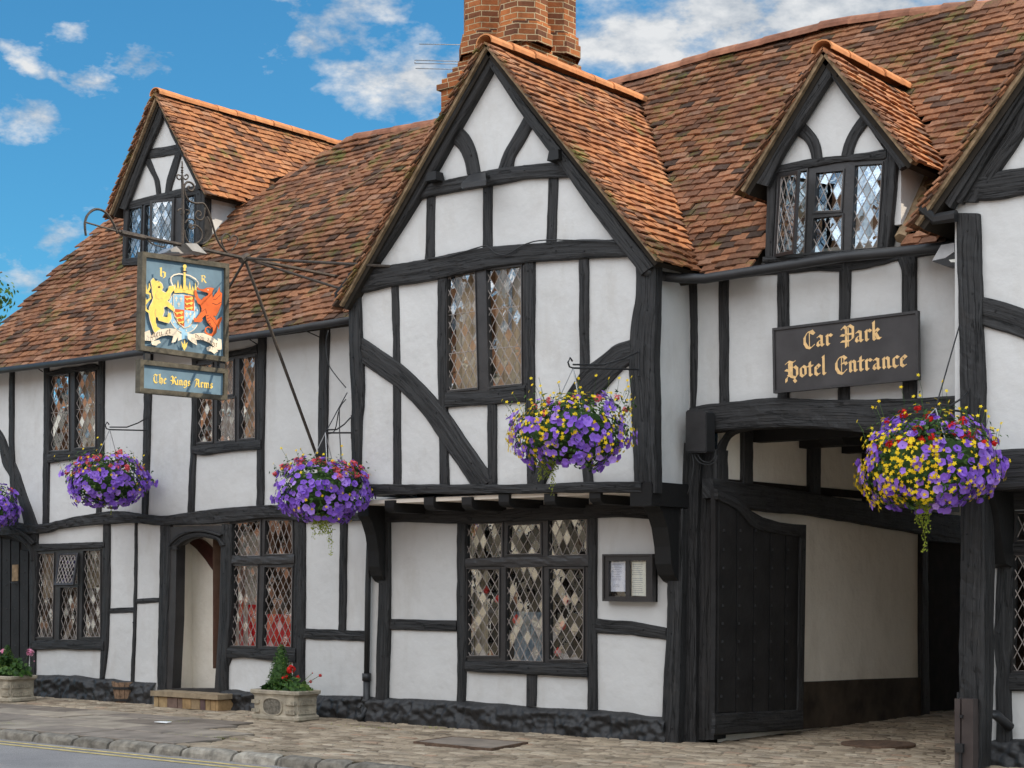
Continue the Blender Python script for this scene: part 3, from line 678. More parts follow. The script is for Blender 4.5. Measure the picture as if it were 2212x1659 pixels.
# joists and brackets
for i, px_ in enumerate((845, 930, 1012, 1092, 1191, 1289)):
    g = G(); x = P(px_, 1080, ('Y', 12.83)).x
    pr = [(12.80, 2.36), (12.80, 2.285), (12.815, 2.255), (12.86, 2.235), (13.5, 2.235), (13.5, 2.36)]
    if i % 2: pr = [(y, z + .012) for y, z in pr]
    vs = [(x - .065, y, z) for y, z in pr] + [(x + .065, y, z) for y, z in pr]; n_ = len(pr)
    g.add(vs, [tuple(range(n_)), tuple(range(n_, 2 * n_))[::-1]] + [(k, (k + 1) % n_, (k + 1) % n_ + n_, k + n_) for k in range(n_)])
    build('joist', g, M['timber'], INN)
def bracket(x, w, prof, name='jetty_bracket'):
    g = G(); vs = [(x - w, y, z) for y, z in prof] + [(x + w, y, z) for y, z in prof]; n_ = len(prof)
    g.add(vs, [tuple(range(n_)), tuple(range(n_, 2 * n_))[::-1]] + [(k, (k + 1) % n_, (k + 1) % n_ + n_, k + n_) for k in range(n_)])
    return build(name, g, M['timber'], INN)
prof = [(13.36, 2.36), (12.84, 2.36), (12.84, 2.22), (12.93, 2.16), (13.03, 2.02), (13.09, 1.84), (13.11, 1.68), (13.17, 1.58), (13.27, 1.52), (13.36, 1.50)]
bracket(P(287, 350, B, 'M3').x, .08, [(13.36 - (13.36 - y) * .62, z) for y, z in prof])
bracket(P(2150, 350, B, 'M3').x, .09, [(13.36 - (13.36 - y) * .80, z) for y, z in prof])
bracket(P(2085, 250, GL, 'R3').x, .09, [(13.4, 2.34), (12.97, 2.34), (12.97, 2.2), (13.05, 2.05), (13.12, 1.85), (13.2, 1.66), (13.4, 1.62)])
bx = P(1396, 1060, ('Y', 12.84)).x
g = G(); g.box((bx - .02, 13.12, 2.31), (.12, .34, .10)); build('dragon_beam', g, M['timber'], INN)

# ---- central bay, upper floor
V(C, 'M2', [(235, 62, 128), (540, 62, 140), (700, 66, 150), (950, 78, 150), (1100, 78, 136), (1490, 80, 130)], name='post', proud=.05)
V(C, 'M2', [(190, 332, 378), (680, 345, 390), (1480, 345, 397)], proud=.02)
V(C, 'M2', [(135, 632, 688), (500, 630, 682), (940, 636, 690), (1200, 642, 692), (1480, 642, 702)], proud=.03)
V(C, 'M2', [(40, 1186, 1250), (500, 1190, 1248), (900, 1186, 1245), (1480, 1203, 1255)], proud=.03)
V(C, 'M2', [(955, 948, 1003), (1480, 950, 1006)]); V(C, 'M2', [(25, 1532, 1592), (700, 1540, 1594), (1100, 1550, 1605), (1475, 1560, 1620)])
V(C, 'M2', [(-30, 1878, 2026), (40, 1885, 2026), (110, 1898, 2026), (300, 1892, 2022), (440, 1868, 2020), (700, 1853, 2010), (1000, 1868, 2018), (1530, 1890, 2026)], name='post', proud=.05)
H(C, 'M2', [(680, 888, 982), (900, 880, 968), (1192, 838, 945)], name='sill_beam', proud=.045)
H(C, 'M2', [(60, 122, 262), (200, 92, 235), (330, 70, 207), (560, 33, 172), (900, -38, 100), (1200, -66, 56), (1530, -90, 32), (1880, -92, 14)], name='tie_beam', proud=.06)
timber('brace', [((145, 535), (145, 700)), ((330, 660), (310, 815)), ((430, 738), (420, 900)), ((560, 862), (520, 1010)), ((690, 1015), (600, 1120)), ((800, 1170), (690, 1255)), ((885, 1295), (770, 1365)), ((955, 1395), (845, 1480)), ((990, 1440), (900, 1500))], C, 'M2', proud=.036)
timber('brace', [((1870, 548), (1870, 690)), ((1770, 578), (1790, 760)), ((1680, 650), (1710, 850)), ((1560, 740), (1610, 950)), ((1450, 900), (1520, 1080)), ((1370, 1090), (1450, 1230)), ((1300, 1260), (1380, 1330)), ((1250, 1400), (1330, 1430)), ((1240, 1490), (1305, 1490))], C, 'M2', proud=.036)
H(C, 'M2', [(150, 1475, 1538), (800, 1474, 1536), (1300, 1470, 1530), (1600, 1460, 1528), (1935, 1456, 1530)], name='bressumer', proud=.075, thick=.12)
H(C, 'M1', [(470, 1195, 1280), (620, 1162, 1248), (900, 1100, 1198), (1050, 1070, 1172), (1200, 1052, 1142), (1420, 1034, 1130), (1490, 1030, 1130)], name='collar_beam', proud=.05)
V(C, 'M1', [(1235, 560, 616), (1660, 550, 609)], proud=.02); V(C, 'M1', [(1180, 922, 982), (1600, 918, 978)], proud=.02); V(C, 'M1', [(1125, 1340, 1400), (1560, 1324, 1388)], proud=.02)
timber('brace', [((745, 790), (690, 885)), ((775, 812), (715, 905)), ((835, 880), (768, 955)), ((878, 980), (800, 1025)), ((902, 1110), (818, 1115))], C, 'M1', proud=.03)
timber('brace', [((1190, 730), (1245, 800)), ((1165, 780), (1222, 830)), ((1115, 865), (1178, 915)), ((1058, 962), (1125, 1000)), ((1012, 1090), (1108, 1078))], C, 'M1', proud=.03)
BG = ('Y', 12.76)
timber('bargeboard', [((950, 318), (968, 425)), ((905, 420), (968, 440)), ((800, 605), (880, 600)), ((640, 870), (762, 808)), ((480, 1130), (608, 1086)), ((320, 1390), (425, 1385)), ((160, 1640), (252, 1650)), ((-10, 1860), (80, 1880)), ((-30, 1900), (50, 1935))], BG, 'M1', proud=.0, thick=.1, wob=.003, rough=.002)
timber('bargeboard', [((955, 318), (972, 425)), ((985, 365), (978, 445)), ((1190, 655), (1180, 748)), ((1340, 850), (1330, 952)), ((1500, 1052), (1462, 1125)), ((1680, 1275), (1610, 1340)), ((1850, 1495), (1765, 1545)), ((1975, 1650), (1890, 1700)), ((2010, 1700), (1930, 1760))], BG, 'M1', proud=.003, thick=.1, wob=.003, rough=.002)
timber('cover_strip', [((945, 316), (948, 345)), ((800, 588), (815, 605)), ((640, 855), (655, 880)), ((480, 1115), (498, 1140)), ((160, 1622), (182, 1645)), ((-30, 1875), (-10, 1895))], BG, 'M1', proud=.035, thick=.05, wob=.001, rough=.001)
for (x0, y0, x1, y1) in ((560, 1090, 628, 1160), (1338, 950, 1412, 1030)):
    p0 = P(x0, y1, ('Y', 12.7), 'M1'); p1 = P(x1, y0, ('Y', 12.7), 'M1'); g = G()
    g.box(((p0.x + p1.x) / 2, 12.76, (p0.z + p1.z) / 2), (abs(p1.x - p0.x) / 2, .07, abs(p1.z - p0.z) / 2), tap=.8); build('purlin_end', g, M['timber'], INN)

# ---- right wing over the carriageway
H(RW, 'R2', [(70, 985, 1150), (190, 960, 1138), (300, 950, 1130), (450, 930, 1116), (620, 922, 1110), (850, 928, 1112), (1050, 932, 1130), (1250, 930, 1140), (1500, 925, 1120), (1800, 900, 1095), (1980, 880, 1080)], name='bressumer', proud=.10, thick=.2, rough=.008)
V(RW, 'R2', [(150, 66, 112), (600, 72, 120), (1000, 74, 106)], name='post', proud=.02)
V(RW, 'R2', [(140, 252, 318), (500, 256, 314), (960, 258, 316)]); V(RW, 'R2', [(100, 630, 700), (940, 630, 704)]); V(RW, 'R2', [(50, 1028, 1100), (500, 1020, 1090), (950, 1012, 1088)]); V(RW, 'R2', [(-30, 1425, 1522), (500, 1425, 1520), (940, 1432, 1518)])
timber('knee', [((1375, -20), (1520, -20)), ((1400, 40), (1520, 60)), ((1432, 120), (1480, 150))], RW, 'R2', proud=.035)
H(RW, 'R2', [(50, 95, 168), (300, 80, 155), (640, 60, 128), (850, 45, 112), (1100, 25, 104), (1300, -10, 70), (1410, -30, 40), (1640, -60, 5), (1900, -100, -30)], name='wall_plate', proud=.035)
timber('knee', [((310, 1125), (480, 1110)), ((275, 1180), (320, 1150)), ((235, 1260), (262, 1230)), ((225, 1400), (238, 1400))], RW, 'R2', proud=.0, thick=.14)
# return wall edge
g = G(); g.box((-8.76, 13.15, 2.36), (.04, .36, .07)); build('sole_plate', g, M['timber'], INN)
# carriageway passage
g = G()
g.add([(-8.52, 13.6, 0), (-8.52, 20.5, 0), (-8.52, 20.5, 3.05), (-8.52, 13.6, 3.05)], [(0, 1, 2, 3)])
build('passage_wall', g, M['plaster_in'], INN)
g = G(); g.add([(-6.02, 13.6, 0), (-6.02, 20.5, 0), (-6.02, 20.5, 3.05), (-6.02, 13.6, 3.05)], [(0, 1, 2, 3)]); build('passage_wall', g, M['plaster_in'], INN)
g = G(); g.box((-7.27, 17.05, 3.08), (1.3, 3.5, .03)); build('passage_ceiling', g, M['plaster_in'], INN)
for y_ in (14.3, 15.2, 16.1, 17.0, 17.9, 18.8, 19.7):
    g = G(); g.box((-7.27, y_, 2.96), (1.24, .07, .09)); build('ceiling_joist', g, M['timber'], INN)
V(PX, 'R2', [(1085, 425, 488), (1480, 425, 485)]); V(PX, 'R2', [(1085, 850, 918), (1560, 850, 916)]); V(PX, 'R2', [(1085, 1200, 1290), (1640, 1205, 1290)], name='post')
H(PX, 'R2', [(225, 1438, 1560), (515, 1478, 1640), (850, 1525, 1672), (1200, 1585, 1730), (1565, 1640, 1790), (1960, 1700, 1852)], name='head_beam', proud=.06)
panel('ceiling_beam', [(1040, 1120), (1300, 1120), (1300, 1180), (1200, 1225), (1075, 1222), (1050, 1190)], [], ('X', -7.6), 'R2', 0, .25, M['timber'], INN)
panel('passage_plinth', [(700, 1112), (900, 1106), (1200, 1092), (1565, 1080), (1568, 1345), (1200, 1375), (700, 1420)], [], PX, 'R3', .015, .05, M['plinth_in'], INN)
panel('doorway', [(1600, 195), (1960, 240), (1960, 1275), (1612, 1297)], [], PX, 'R3', .004, .02, M['dark'], INN)  # flat dark panel stands in for the shade inside the opening
V(PX, 'R3', [(130, 1565, 1604), (700, 1562, 1606), (1320, 1568, 1616)], name='door_post', proud=.04)
H(PX, 'R3', [(1590, 150, 205), (1800, 185, 225), (1990, 200, 250)], name='door_head', proud=.05)
# gate leaf folded back
GP = ('X', -8.36)
gate_out = [(238, -130), (400, -60), (470, 15), (540, 55), (650, 88), (740, 100), (820, 104), (812, 700), (800, 1412), (500, 1432), (232, 1452), (240, 700)]
g = prism([P(x, y, GP, 'R3') for x, y in gate_out], [], nrm(GP), .05); gate = build('carriage_gate', g, M['gatepaint'], INN)
xs = [262, 378, 486, 590, 688, 786]
for i in range(5):
    x0, x1 = xs[i] + 5, xs[i + 1] - 5
    t0 = interp(x0, [240, 400, 470, 540, 650, 820], [-60, 20, 110, 140, 165, 185]); t1 = interp(x1, [240, 400, 470, 540, 650, 820], [-60, 20, 110, 140, 165, 185])
    g = prism([P(x, y, off(GP, .018), 'R3') for x, y in ((x0, t0), (x1, t1), (x1 - 8, 1295), (x0 - 10, 1305))], [], nrm(GP), .02); build('gate_plank', g, M['gatepaint'], gate)
timber('gate_rail', [((255, -125), (255, -60)), ((400, -55), (395, 20)), ((480, 25), (470, 110)), ((560, 65), (555, 145)), ((700, 96), (700, 172)), ((815, 106), (815, 185))], GP, 'R3', proud=.035, thick=.04, parent=gate, wob=.001)
timber('gate_rail', [((240, 1312), (235, 1450)), ((500, 1300), (500, 1430)), ((800, 1285), (798, 1412))], GP, 'R3', proud=.035, thick=.04, parent=gate, wob=.001)
V(GP, 'R3', [(185, 784, 816), (1290, 768, 800)], name='gate_stile', proud=.036, thick=.04, parent=gate, wob=.001)
g = G()
for yy in (140, 262, 380, 500, 620, 735, 850, 965, 1085, 1200):
    for xx in (295, 400, 500, 605, 705, 795):
        if yy < 300 and xx < 500 and yy < 200: pass
        p = P(xx - (yy - 140) * .016, yy, off(GP, .024), 'R3'); g.box(p, (.008, .012, .012), 0, tap=.6)
build('gate_studs', g, M['ironblack'], gate)

# ---- right gable bay
V(GW, 'R2', [(-260, 1775, 1915), (-150, 1778, 1922), (0, 1775, 1925), (400, 1792, 1938), (900, 1800, 1952), (1300, 1808, 1948), (1640, 1803, 1956), (2100, 1798, 1958), (2500, 1790, 1956), (2900, 1790, 1950), (3290, 1785, 1930)], name='post', proud=.06, thick=.2, rough=.007)
timber('brace', [((1930, 272), (1930, 455)), ((2030, 290), (2040, 490)), ((2212, 352), (2212, 548)), ((2420, 450), (2400, 660)), ((2700, 650), (2640, 860))], GW, 'R2', proud=.03)
H(GW, 'R1', [(1860, 1115, 1280), (2050, 1090, 1268), (2212, 1068, 1240), (2600, 1010, 1180), (3200, 920, 1090)], name='tie_beam', proud=.05)
H(GW, 'R2', [(1940, 1258, 1510), (2212, 1248, 1500), (2700, 1235, 1480), (3400, 1220, 1455)], name='bressumer', proud=.08, thick=.4)
V(GL, 'R3', [(230, 2045, 2138), (800, 2015, 2132), (1000, 2030, 2115), (1150, 2025, 2118), (1500, 2030, 2120)], name='post', proud=.05)
H(GL, 'R3', [(2130, 218, 290), (2420, 212, 286)], name='transom', proud=.03); H(GL, 'R3', [(2110, 1048, 1170), (2420, 1045, 1160)], name='sill_beam', proud=.045)
H(GL, 'R3', [(1950, -130, 10), (2420, -140, 0)], name='head_beam', proud=.02)
BG2 = ('Y', 12.86)
timber('bargeboard', [((1660, 1240), (1800, 1300)), ((1760, 1120), (1880, 1170)), ((1900, 890), (2000, 960)), ((2050, 640), (2150, 740)), ((2212, 400), (2300, 500)), ((2500, -40), (2600, 60)), ((2800, -500), (2900, -400))], BG2, 'R1', thick=.09, proud=0, wob=.002)
timber('cover_strip', [((1700, 1290), (1740, 1330)), ((2000, 830), (2030, 860)), ((2230, 470), (2260, 500)), ((2800, -440), (2830, -410))], BG2, 'R1', thick=.09, proud=.03, wob=.001)
timber('rafter', [((1800, 1290), (1900, 1290)), ((1900, 1150), (2055, 1080)), ((2100, 840), (2212, 850)), ((2212, 640), (2360, 620)), ((2600, 30), (2760, 0))], GW, 'R1', thick=.09, proud=.05)
# the rest of the right gable beyond the frame of the photograph
def pix(x, z, y):
    t = -x * math.sin(TH) + y * math.cos(TH); l = x * math.cos(TH) + y * math.sin(TH)
    return (CX + F * l / t, HY - (z - EYE) * F / t)
def bar3(name, a, b, w, pl, **k):
    (x0, z0), (x1, z1) = a, b; d = math.hypot(x1 - x0, z1 - z0); nx, nz = -(z1 - z0) / d * w / 2, (x1 - x0) / d * w / 2; y = pl[1]; S_ = []
    for i in range(5):
        f = i / 4; x = x0 + (x1 - x0) * f; z = z0 + (z1 - z0) * f; S_.append((pix(x + nx, z + nz, y), pix(x - nx, z - nz, y)))
    timber(name, S_, pl, 'D', **k)
bar3('tie_beam', (-4.95, 4.78), (-2.0, 4.78), .17, GW, proud=.049); bar3('bressumer', (-4.6, 2.40), (-1.95, 2.40), .24, GW, proud=.078, thick=.4)
bar3('post', (-2.05, 2.3), (-2.05, 4.6), .2, GW, proud=.055); bar3('collar_beam', (-4.75, 5.85), (-3.25, 5.85), .14, GW, proud=.03)
for x_ in (-4.9, -4.3, -3.6, -2.9): bar3('stud', (x_, 2.5), (x_, 4.7), .1, GW, proud=.02)
for x_ in (-4.6, -4.0, -3.4): bar3('stud', (x_, 4.85), (x_, 5.8), .1, GW, proud=.018)
bar3('brace', (-2.1, 4.2), (-2.9, 2.6), .16, GW, proud=.03)
bar3('bargeboard', (-4.0, 6.86), (-1.9, 4.32), .22, ('Y', 12.86), thick=.09, proud=0); bar3('bargeboard', (-4.6, 6.14), (-4.0, 6.86), .22, ('Y', 12.86), thick=.09, proud=.004)
for x_ in (-3.4, -2.7, -2.0): bar3('post', (x_, .2), (x_, 2.3), .13, GL, proud=.04)
bar3('beam', (-4.2, 1.0), (-2.0, 1.0), .12, GL, proud=.03)
# black plinths: rough lumpy masonry
def plinth(name, top, bot, pl, T, proud=.07, parent=None):
    g = G(); q = off(pl, 0); n = nrm(pl); Nn = 0; rows = 18; L0 = top[0][0]; L1 = top[-1][0]
    a3 = P(L0, interp(L0, *zip(*bot)), pl, T); b3 = P(L1, interp(L1, *zip(*bot)), pl, T); Nn = int((b3 - a3).length / .018)
    vs = []; fs = []
    for i in range(Nn + 1):
        x = L0 + (L1 - L0) * i / Nn; yt = interp(x, *zip(*top)); yb = interp(x, *zip(*bot))
        for j in range(rows + 1):
            p = P(x, yt + (yb - yt) * j / rows, q, T); f = j / rows
            d = proud * min(1, (f * 5) ** .5) * (1 + .3 * f) + nv(p, 6) * .045 * min(1, f * 4) + nv(p, 15) * .040 * min(1, f * 4) + nv(p, 34) * .012
            if j == 0: d = -.02; p.z += nv((p.x, 0, 0), 4) * .02
            if j == rows: p.z = min(p.z, 0) - .05
            vs.append(p + n * d)
            if i and j: o = (i - 1) * (rows + 1) + j; fs.append((o - 1, o, o + rows + 1, o + rows))
    g.add(vs, fs); return build(name, g, M['plinth'], parent or INN, smooth=True)
plinth('plinth', [(-300, 1050), (60, 1055), (240, 1062), (480, 1062), (640, 1085), (730, 1085), (800, 1100), (1000, 1112)], [(-300, 1160), (60, 1180), (240, 1195), (700, 1225), (1000, 1240)], A, 'L3')
plinth('plinth', [(1440, 1150), (1560, 1165), (1700, 1170), (2060, 1190), (2330, 1195)], [(1440, 1275), (1700, 1295), (2060, 1335), (2360, 1350)], A, 'L3')
plinth('plinth', [(180, 1200), (300, 1205), (750, 1225), (1000, 1240), (1300, 1270), (1700, 1285), (2115, 1335)], [(180, 1345), (750, 1385), (1200, 1420), (1600, 1450), (2115, 1494)], B, 'M3')
plinth('plinth', [(1900, 1600), (1960, 1500), (2030, 1470), (2420, 1470), (4600, 1700)], [(1900, 1630), (2420, 1650), (4600, 2150)], GL, 'R3')
# door step
step = G(); x0, x1 = P(965, 1200, ('Y', 13.2), 'L3').x, P(1395, 1200, ('Y', 13.2), 'L3').x
g = G(); g.box(((x0 + x1) / 2, 13.36, .165), ((x1 - x0) / 2, .17, .030)); build('door_step', g, M['stepstone'], INN)
g = G(); k = x0 + .03
while k < x1 - .05:
    w_ = random.choice((.09, .16, .19)); w_ = min(w_, x1 - k - .02); g.box((k + w_ / 2, 13.365, .065), (w_ / 2 - .005, .145 + random.uniform(-.004, .004), .062)); k += w_
build('step_brick', g, M['yellowbrick'], INN)
# ================================================================== ROOFS
K = math.tan(R(50))
def ridgeL(x): return interp(x, [-20.4, -19.76, -18.4, -16.6, -16.2, -15.4, -13.9, -10], [6.95, 6.95, 6.7, 6.55, 6.85, 7.26, 7.2, 7.2])
def ridgeR(x): return interp(x, [-11.3, -9.9, -8.4, -7.3, -6.3, -2], [7.19, 7.25, 7.29, 7.20, 7.06, 6.9])
def Hm(x, y):
    if x < -10.6: z = 4.40 + (y - 13.27) * K; r = ridgeL(x)
    else: z = 4.37 + (y - 13.3) * K; r = ridgeR(x)
    return z if z < r else 2 * r - z
NEG = -99
def Hcg(x, y): return 6.79 - abs(x + 10.6) * 1.165 if y > 12.66 and -12.75 < x < -8.45 else NEG
def Hld(x, y): return 7.93 - abs(x + 17.62) * 1.45 if y > 14.3 and abs(x + 17.62) < 1.0 else NEG
def Hrd(x, y): return 6.19 - abs(x + 7.22) * 1.30 if y > 13.25 and abs(x + 7.22) < .84 else NEG
def Hrg(x, y): return 7.0 - abs(x + 4.0) * 1.21 if y > 12.72 and abs(x + 4) < 2.12 else NEG
def roof_tiles(name, O, U, W, u0, u1, w0, w1, keep, mt, parent, gauge=.098, tw=.168, sag=.03, mossname=None):
    O, U, W = Vector(O), Vector(U).normalized(), Vector(W).normalized(); n = U.cross(W)
    g = G(); rows = int((w1 - w0) / gauge)
    for j in range(rows):
        jw = w0 + j * gauge; ph = (j % 2) * tw / 2 + random.uniform(-.02, .02)
        i = 0; u = u0 - tw + ph
        while u < u1:
            wd = tw * random.uniform(.96, 1.0); c = O + U * (u + wd / 2) + W * (jw + gauge / 2)
            full = u + tw
            if u < u0: wd -= u0 - u; u = u0
            if u + wd > u1: wd = u1 - u
            if wd < .035 or not keep(c): u = full; continue
            wv = nv((c.x, c.y, c.z), .9) * .05 + nv((c.x + 9, c.y, c.z), 3) * .018
            dn = nv((c.x, c.y, c.z + 5), .8) * sag + random.uniform(-.002, .004)
            lo = jw + wv + random.uniform(-.006, .006); hi = lo + gauge * 1.75
            t = .019; lift = .034 + random.uniform(0, .009); tl = random.uniform(-.006, .006); sk = random.uniform(-.004, .004)
            if random.random() < .02: lo -= .02; tl *= 2
            cam_ = .004
            A_ = [(u, lo - sk, lift + tl), (u + wd / 2, lo, lift + cam_), (u + wd, lo + sk, lift - tl), (u + wd, hi, .004), (u + wd / 2, hi, .004 + cam_), (u, hi, .004)]
            vs = [O + U * a + W * b + n * (d + dn) for a, b, d in A_] + [O + U * a + W * b + n * (d + dn - t) for a, b, d in A_[:3]] + [O + U * A_[3][0] + W * hi + n * (dn - .012), O + U * u + W * hi + n * (dn - .012)]
            g.add(vs, [(0, 1, 4, 5), (1, 2, 3, 4), (6, 7, 1, 0), (7, 8, 2, 1), (8, 9, 3, 2), (10, 6, 0, 5)])
            u = full
    return build(name, g, M[mt], parent)
def ridge_row(name, p0, p1, r, mt, parent, seg=.34, zf=None):
    p0, p1 = Vector(p0), Vector(p1); d = (p1 - p0); L_ = d.length; d.normalize(); s = d.cross(Vector((0, 0, 1))).normalized(); g = G(); k = 0
    up = s.cross(d)
    while k < L_ - .05:
        e = min(L_, k + seg + .02); a = p0 + d * k; b = p0 + d * e
        if zf: a.z = zf(a); b.z = zf(b)
        jz = random.uniform(-.006, .006); js = random.uniform(-.008, .008); rr = r * random.uniform(.97, 1.03); vs = []; n_ = 9
        for (q, rad) in ((a, rr * 1.04), (b, rr * .97)):
            for rd_ in (rad, rad - .016):
                for i in range(n_):
                    an = math.pi * (-.06 + 1.12 * i / (n_ - 1)); vs.append(q + s * (math.cos(an) * rd_ + js) + up * (math.sin(an) * rd_ * .8 + jz - .02))
        fs = []
        for i in range(n_ - 1):
            fs += [(i, i + 1, 2 * n_ + i + 1, 2 * n_ + i), (n_ + i + 1, n_ + i, 3 * n_ + i, 3 * n_ + i + 1), (i + 1, i, n_ + i, n_ + i + 1), (2 * n_ + i, 2 * n_ + i + 1, 3 * n_ + i + 1, 3 * n_ + i)]
        g.add(vs, fs); k += seg
    return build(name, g, M[mt], parent, smooth=False)
def slab(name, top, th=.07, m_='felt', parent=None, shift=.035):
    a, b, c = [Vector(p) for p in top[:3]]; n = (b - a).cross(c - a).normalized()
    if n.z < 0: n = -n
    g = prism([Vector(p) - n * shift for p in top], [], n, th); return build(name, g, M[m_], parent or INN)
def zL(y): return 4.40 + (y - 13.27) * K
def zR(y): return 4.37 + (y - 13.3) * K
# main left roof
rt = slab('roof', [(-20.3, 13.27, zL(13.27)), (-12.4, 13.27, zL(13.27)), (-12.4, 15.65, zL(15.65)), (-15.5, 15.62, zL(15.62)), (-16.4, 15.15, zL(15.15)), (-16.75, 14.98, zL(14.98)), (-16.75, 14.48, zL(14.48)), (-18.5, 14.48, zL(14.48)), (-18.5, 15.3, zL(15.3)), (-19.8, 15.3, zL(15.3))])
def kL(c):
    if c.z > ridgeL(c.x) - .03 and c.x > -17: return False
    xv = interp(c.z, [4.4, 5.06, 6.92, 7.5], [-20.63, -20.4, -19.76, -19.56])
    if c.x < xv: return False
    if c.y > 14.42 and abs(c.x + 17.62) < .84: return False
    if abs(c.x + 17.62) < .95 and c.y > 14.3 and Hld(c.x, c.y) < c.z - .02: return False
    return c.z > Hcg(c.x, c.y) - .02
cp, sp_ = math.cos(R(50)), math.sin(R(50))
roof_tiles('roof_tiles', (0, 13.20, zL(13.20)), (1, 0, 0), (0, cp, sp_), -20.7, -11.0, 0, 3.9, kL, 'tiles', rt, sag=.07)
g = G(); g.add([(-20, 15.7, 6.9), (-10.5, 15.7, 7.1), (-10.5, 18.3, 4.4), (-20, 18.3, 4.4)], [(0, 1, 2, 3)]); build('back_slope', g, M['felt'], rt)
ridge_row('ridge_tiles', (-15.6, 15.68, 7.2), (-13.2, 15.68, 7.2), .10, 'ridge_old', rt, zf=lambda p: ridgeL(p.x) - .01)
# main right roof
rt = slab('roof', [(-10.6, 13.3, zR(13.3)), (-7.98, 13.3, zR(13.3)), (-7.98, 14.8, zR(14.8)), (-6.46, 14.8, zR(14.8)), (-6.46, 13.3, zR(13.3)), (-1.9, 13.3, zR(13.3)), (-1.9, 15.5, zR(15.5)), (-7.0, 15.68, zR(15.68)), (-8.4, 15.73, zR(15.73)), (-12.4, 15.66, zR(15.66)), (-12.4, 15.3, zR(15.3))])
def kR(c):
    if c.z > ridgeR(c.x) - .03: return False
    if c.x < -7.05 + 0 and c.x > -8.0 and 13.40 < c.y < 14.6 and c.x > -8.0: return c.x < -7.93
    if abs(c.x + 7.22) < .76 and c.y > 13.40 and c.z < Hrd(c.x, 14): return False
    if abs(c.x + 7.22) < .76 and c.y < 13.42: return False
    return c.z > max(Hcg(c.x, c.y), Hrg(c.x, c.y)) - .02 and not (abs(c.x + 7.22) < .8 and Hrd(c.x, c.y) > c.z + .02 and c.z > 5.05)
roof_tiles('roof_tiles', (0, 13.24, zR(13.24)), (1, 0, 0), (0, cp, sp_), -12.3, -4.2, 0, 4.0, kR, 'tiles', rt, sag=.05)
g = G(); g.add([(-12.4, 15.75, 7.1), (-1.9, 15.75, 6.9), (-1.9, 18.3, 4.2), (-12.4, 18.3, 4.2)], [(0, 1, 2, 3)]); build('back_slope', g, M['felt'], rt)
ridge_row('ridge_tiles', (-12.3, 15.72, 7.2), (-2.0, 15.72, 7.2), .11, 'ridge_old', rt, zf=lambda p: ridgeR(p.x) - .01)
# gables and dormers
def gable_roof(ax, apex, kk, eave, y0, y1, mt, keepf, left=True, ridge_m='ridge', ridge_y1=None, sag=.03):
    an = math.atan(kk); c_, s_ = math.cos(an), math.sin(an); L_ = eave / c_
    rt = slab('roof', [(ax, y0 + .03, apex), (ax + eave, y0 + .03, apex - kk * eave), (ax + eave, y1, apex - kk * eave), (ax, y1, apex)], .05)
    g = G(); n2 = Vector((-s_, 0, c_))
    prism([Vector(p) - n2 * .035 for p in ((ax, y0 + .03, apex), (ax - eave, y0 + .03, apex - kk * eave), (ax - eave, y1, apex - kk * eave), (ax, y1, apex))], [], n2, .05, g); build('roof_slope', g, M['felt'], rt)
    # mortar undercloak along both verges
    for sg in (1, -1):
        n3 = Vector((sg * s_, 0, c_)); g = G()
        prism([Vector(p) + n3 * (-.002) for p in ((ax, y0 - .012, apex), (ax + sg * eave, y0 - .012, apex - kk * eave), (ax + sg * eave, y0 + .10, apex - kk * eave), (ax, y0 + .10, apex))], [], n3, .032, g)
        build('verge_mortar', g, M['mortar'], rt)
        g = G(); dn_ = Vector((sg * c_, 0, -s_)); k = .02
        while k < L_ - .03:
            for lay_ in (0, 1):
                base = Vector((ax, 0, apex)) + dn_ * (k + .05 * lay_) + n3 * (.014 + .020 * lay_); l2 = .094 * random.uniform(.85, 1.05); yo = y0 - .055 + random.uniform(-.014, .010); th = .0085
                tl_ = n3 * .011
                pts = [base + dn_ * l2 + tl_, base - tl_]
                vs = []
                for q_ in pts:
                    for (yy, hh_) in ((yo, -th), (yo, th), (yo + .17, th), (yo + .17, -th)): vs.append((q_.x + n3.x * hh_, yy, q_.z + n3.z * hh_))
                g.add(vs, [(0, 1, 5, 4), (1, 2, 6, 5), (2, 3, 7, 6), (3, 0, 4, 7), (0, 3, 2, 1), (4, 5, 6, 7)])
            k += .098
        build('verge_tiles', g, M['tiles'], rt)
    O = (ax + eave, 0, apex - kk * eave)
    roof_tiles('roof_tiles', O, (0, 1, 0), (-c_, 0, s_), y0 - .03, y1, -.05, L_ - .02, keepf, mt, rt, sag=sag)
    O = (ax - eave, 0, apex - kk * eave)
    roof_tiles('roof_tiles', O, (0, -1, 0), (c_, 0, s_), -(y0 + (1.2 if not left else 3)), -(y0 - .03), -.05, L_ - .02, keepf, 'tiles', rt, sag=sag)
    ridge_row('ridge_tiles', (ax, y0 - .035, apex + .02), (ax, ridge_y1 or y1, apex + .02), .105, ridge_m, rt)
    return rt
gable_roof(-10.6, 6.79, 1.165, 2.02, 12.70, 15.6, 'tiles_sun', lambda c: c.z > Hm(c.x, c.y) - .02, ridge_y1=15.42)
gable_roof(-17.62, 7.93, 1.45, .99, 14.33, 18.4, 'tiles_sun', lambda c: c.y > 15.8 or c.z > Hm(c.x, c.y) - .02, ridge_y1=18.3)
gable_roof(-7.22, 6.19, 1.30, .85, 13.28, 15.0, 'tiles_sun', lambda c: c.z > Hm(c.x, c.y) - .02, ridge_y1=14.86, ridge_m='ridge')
gable_roof(-4.0, 7.0, 1.21, 2.12, 12.78, 16.5, 'tiles', lambda c: c.z > Hm(c.x, c.y) - .02)
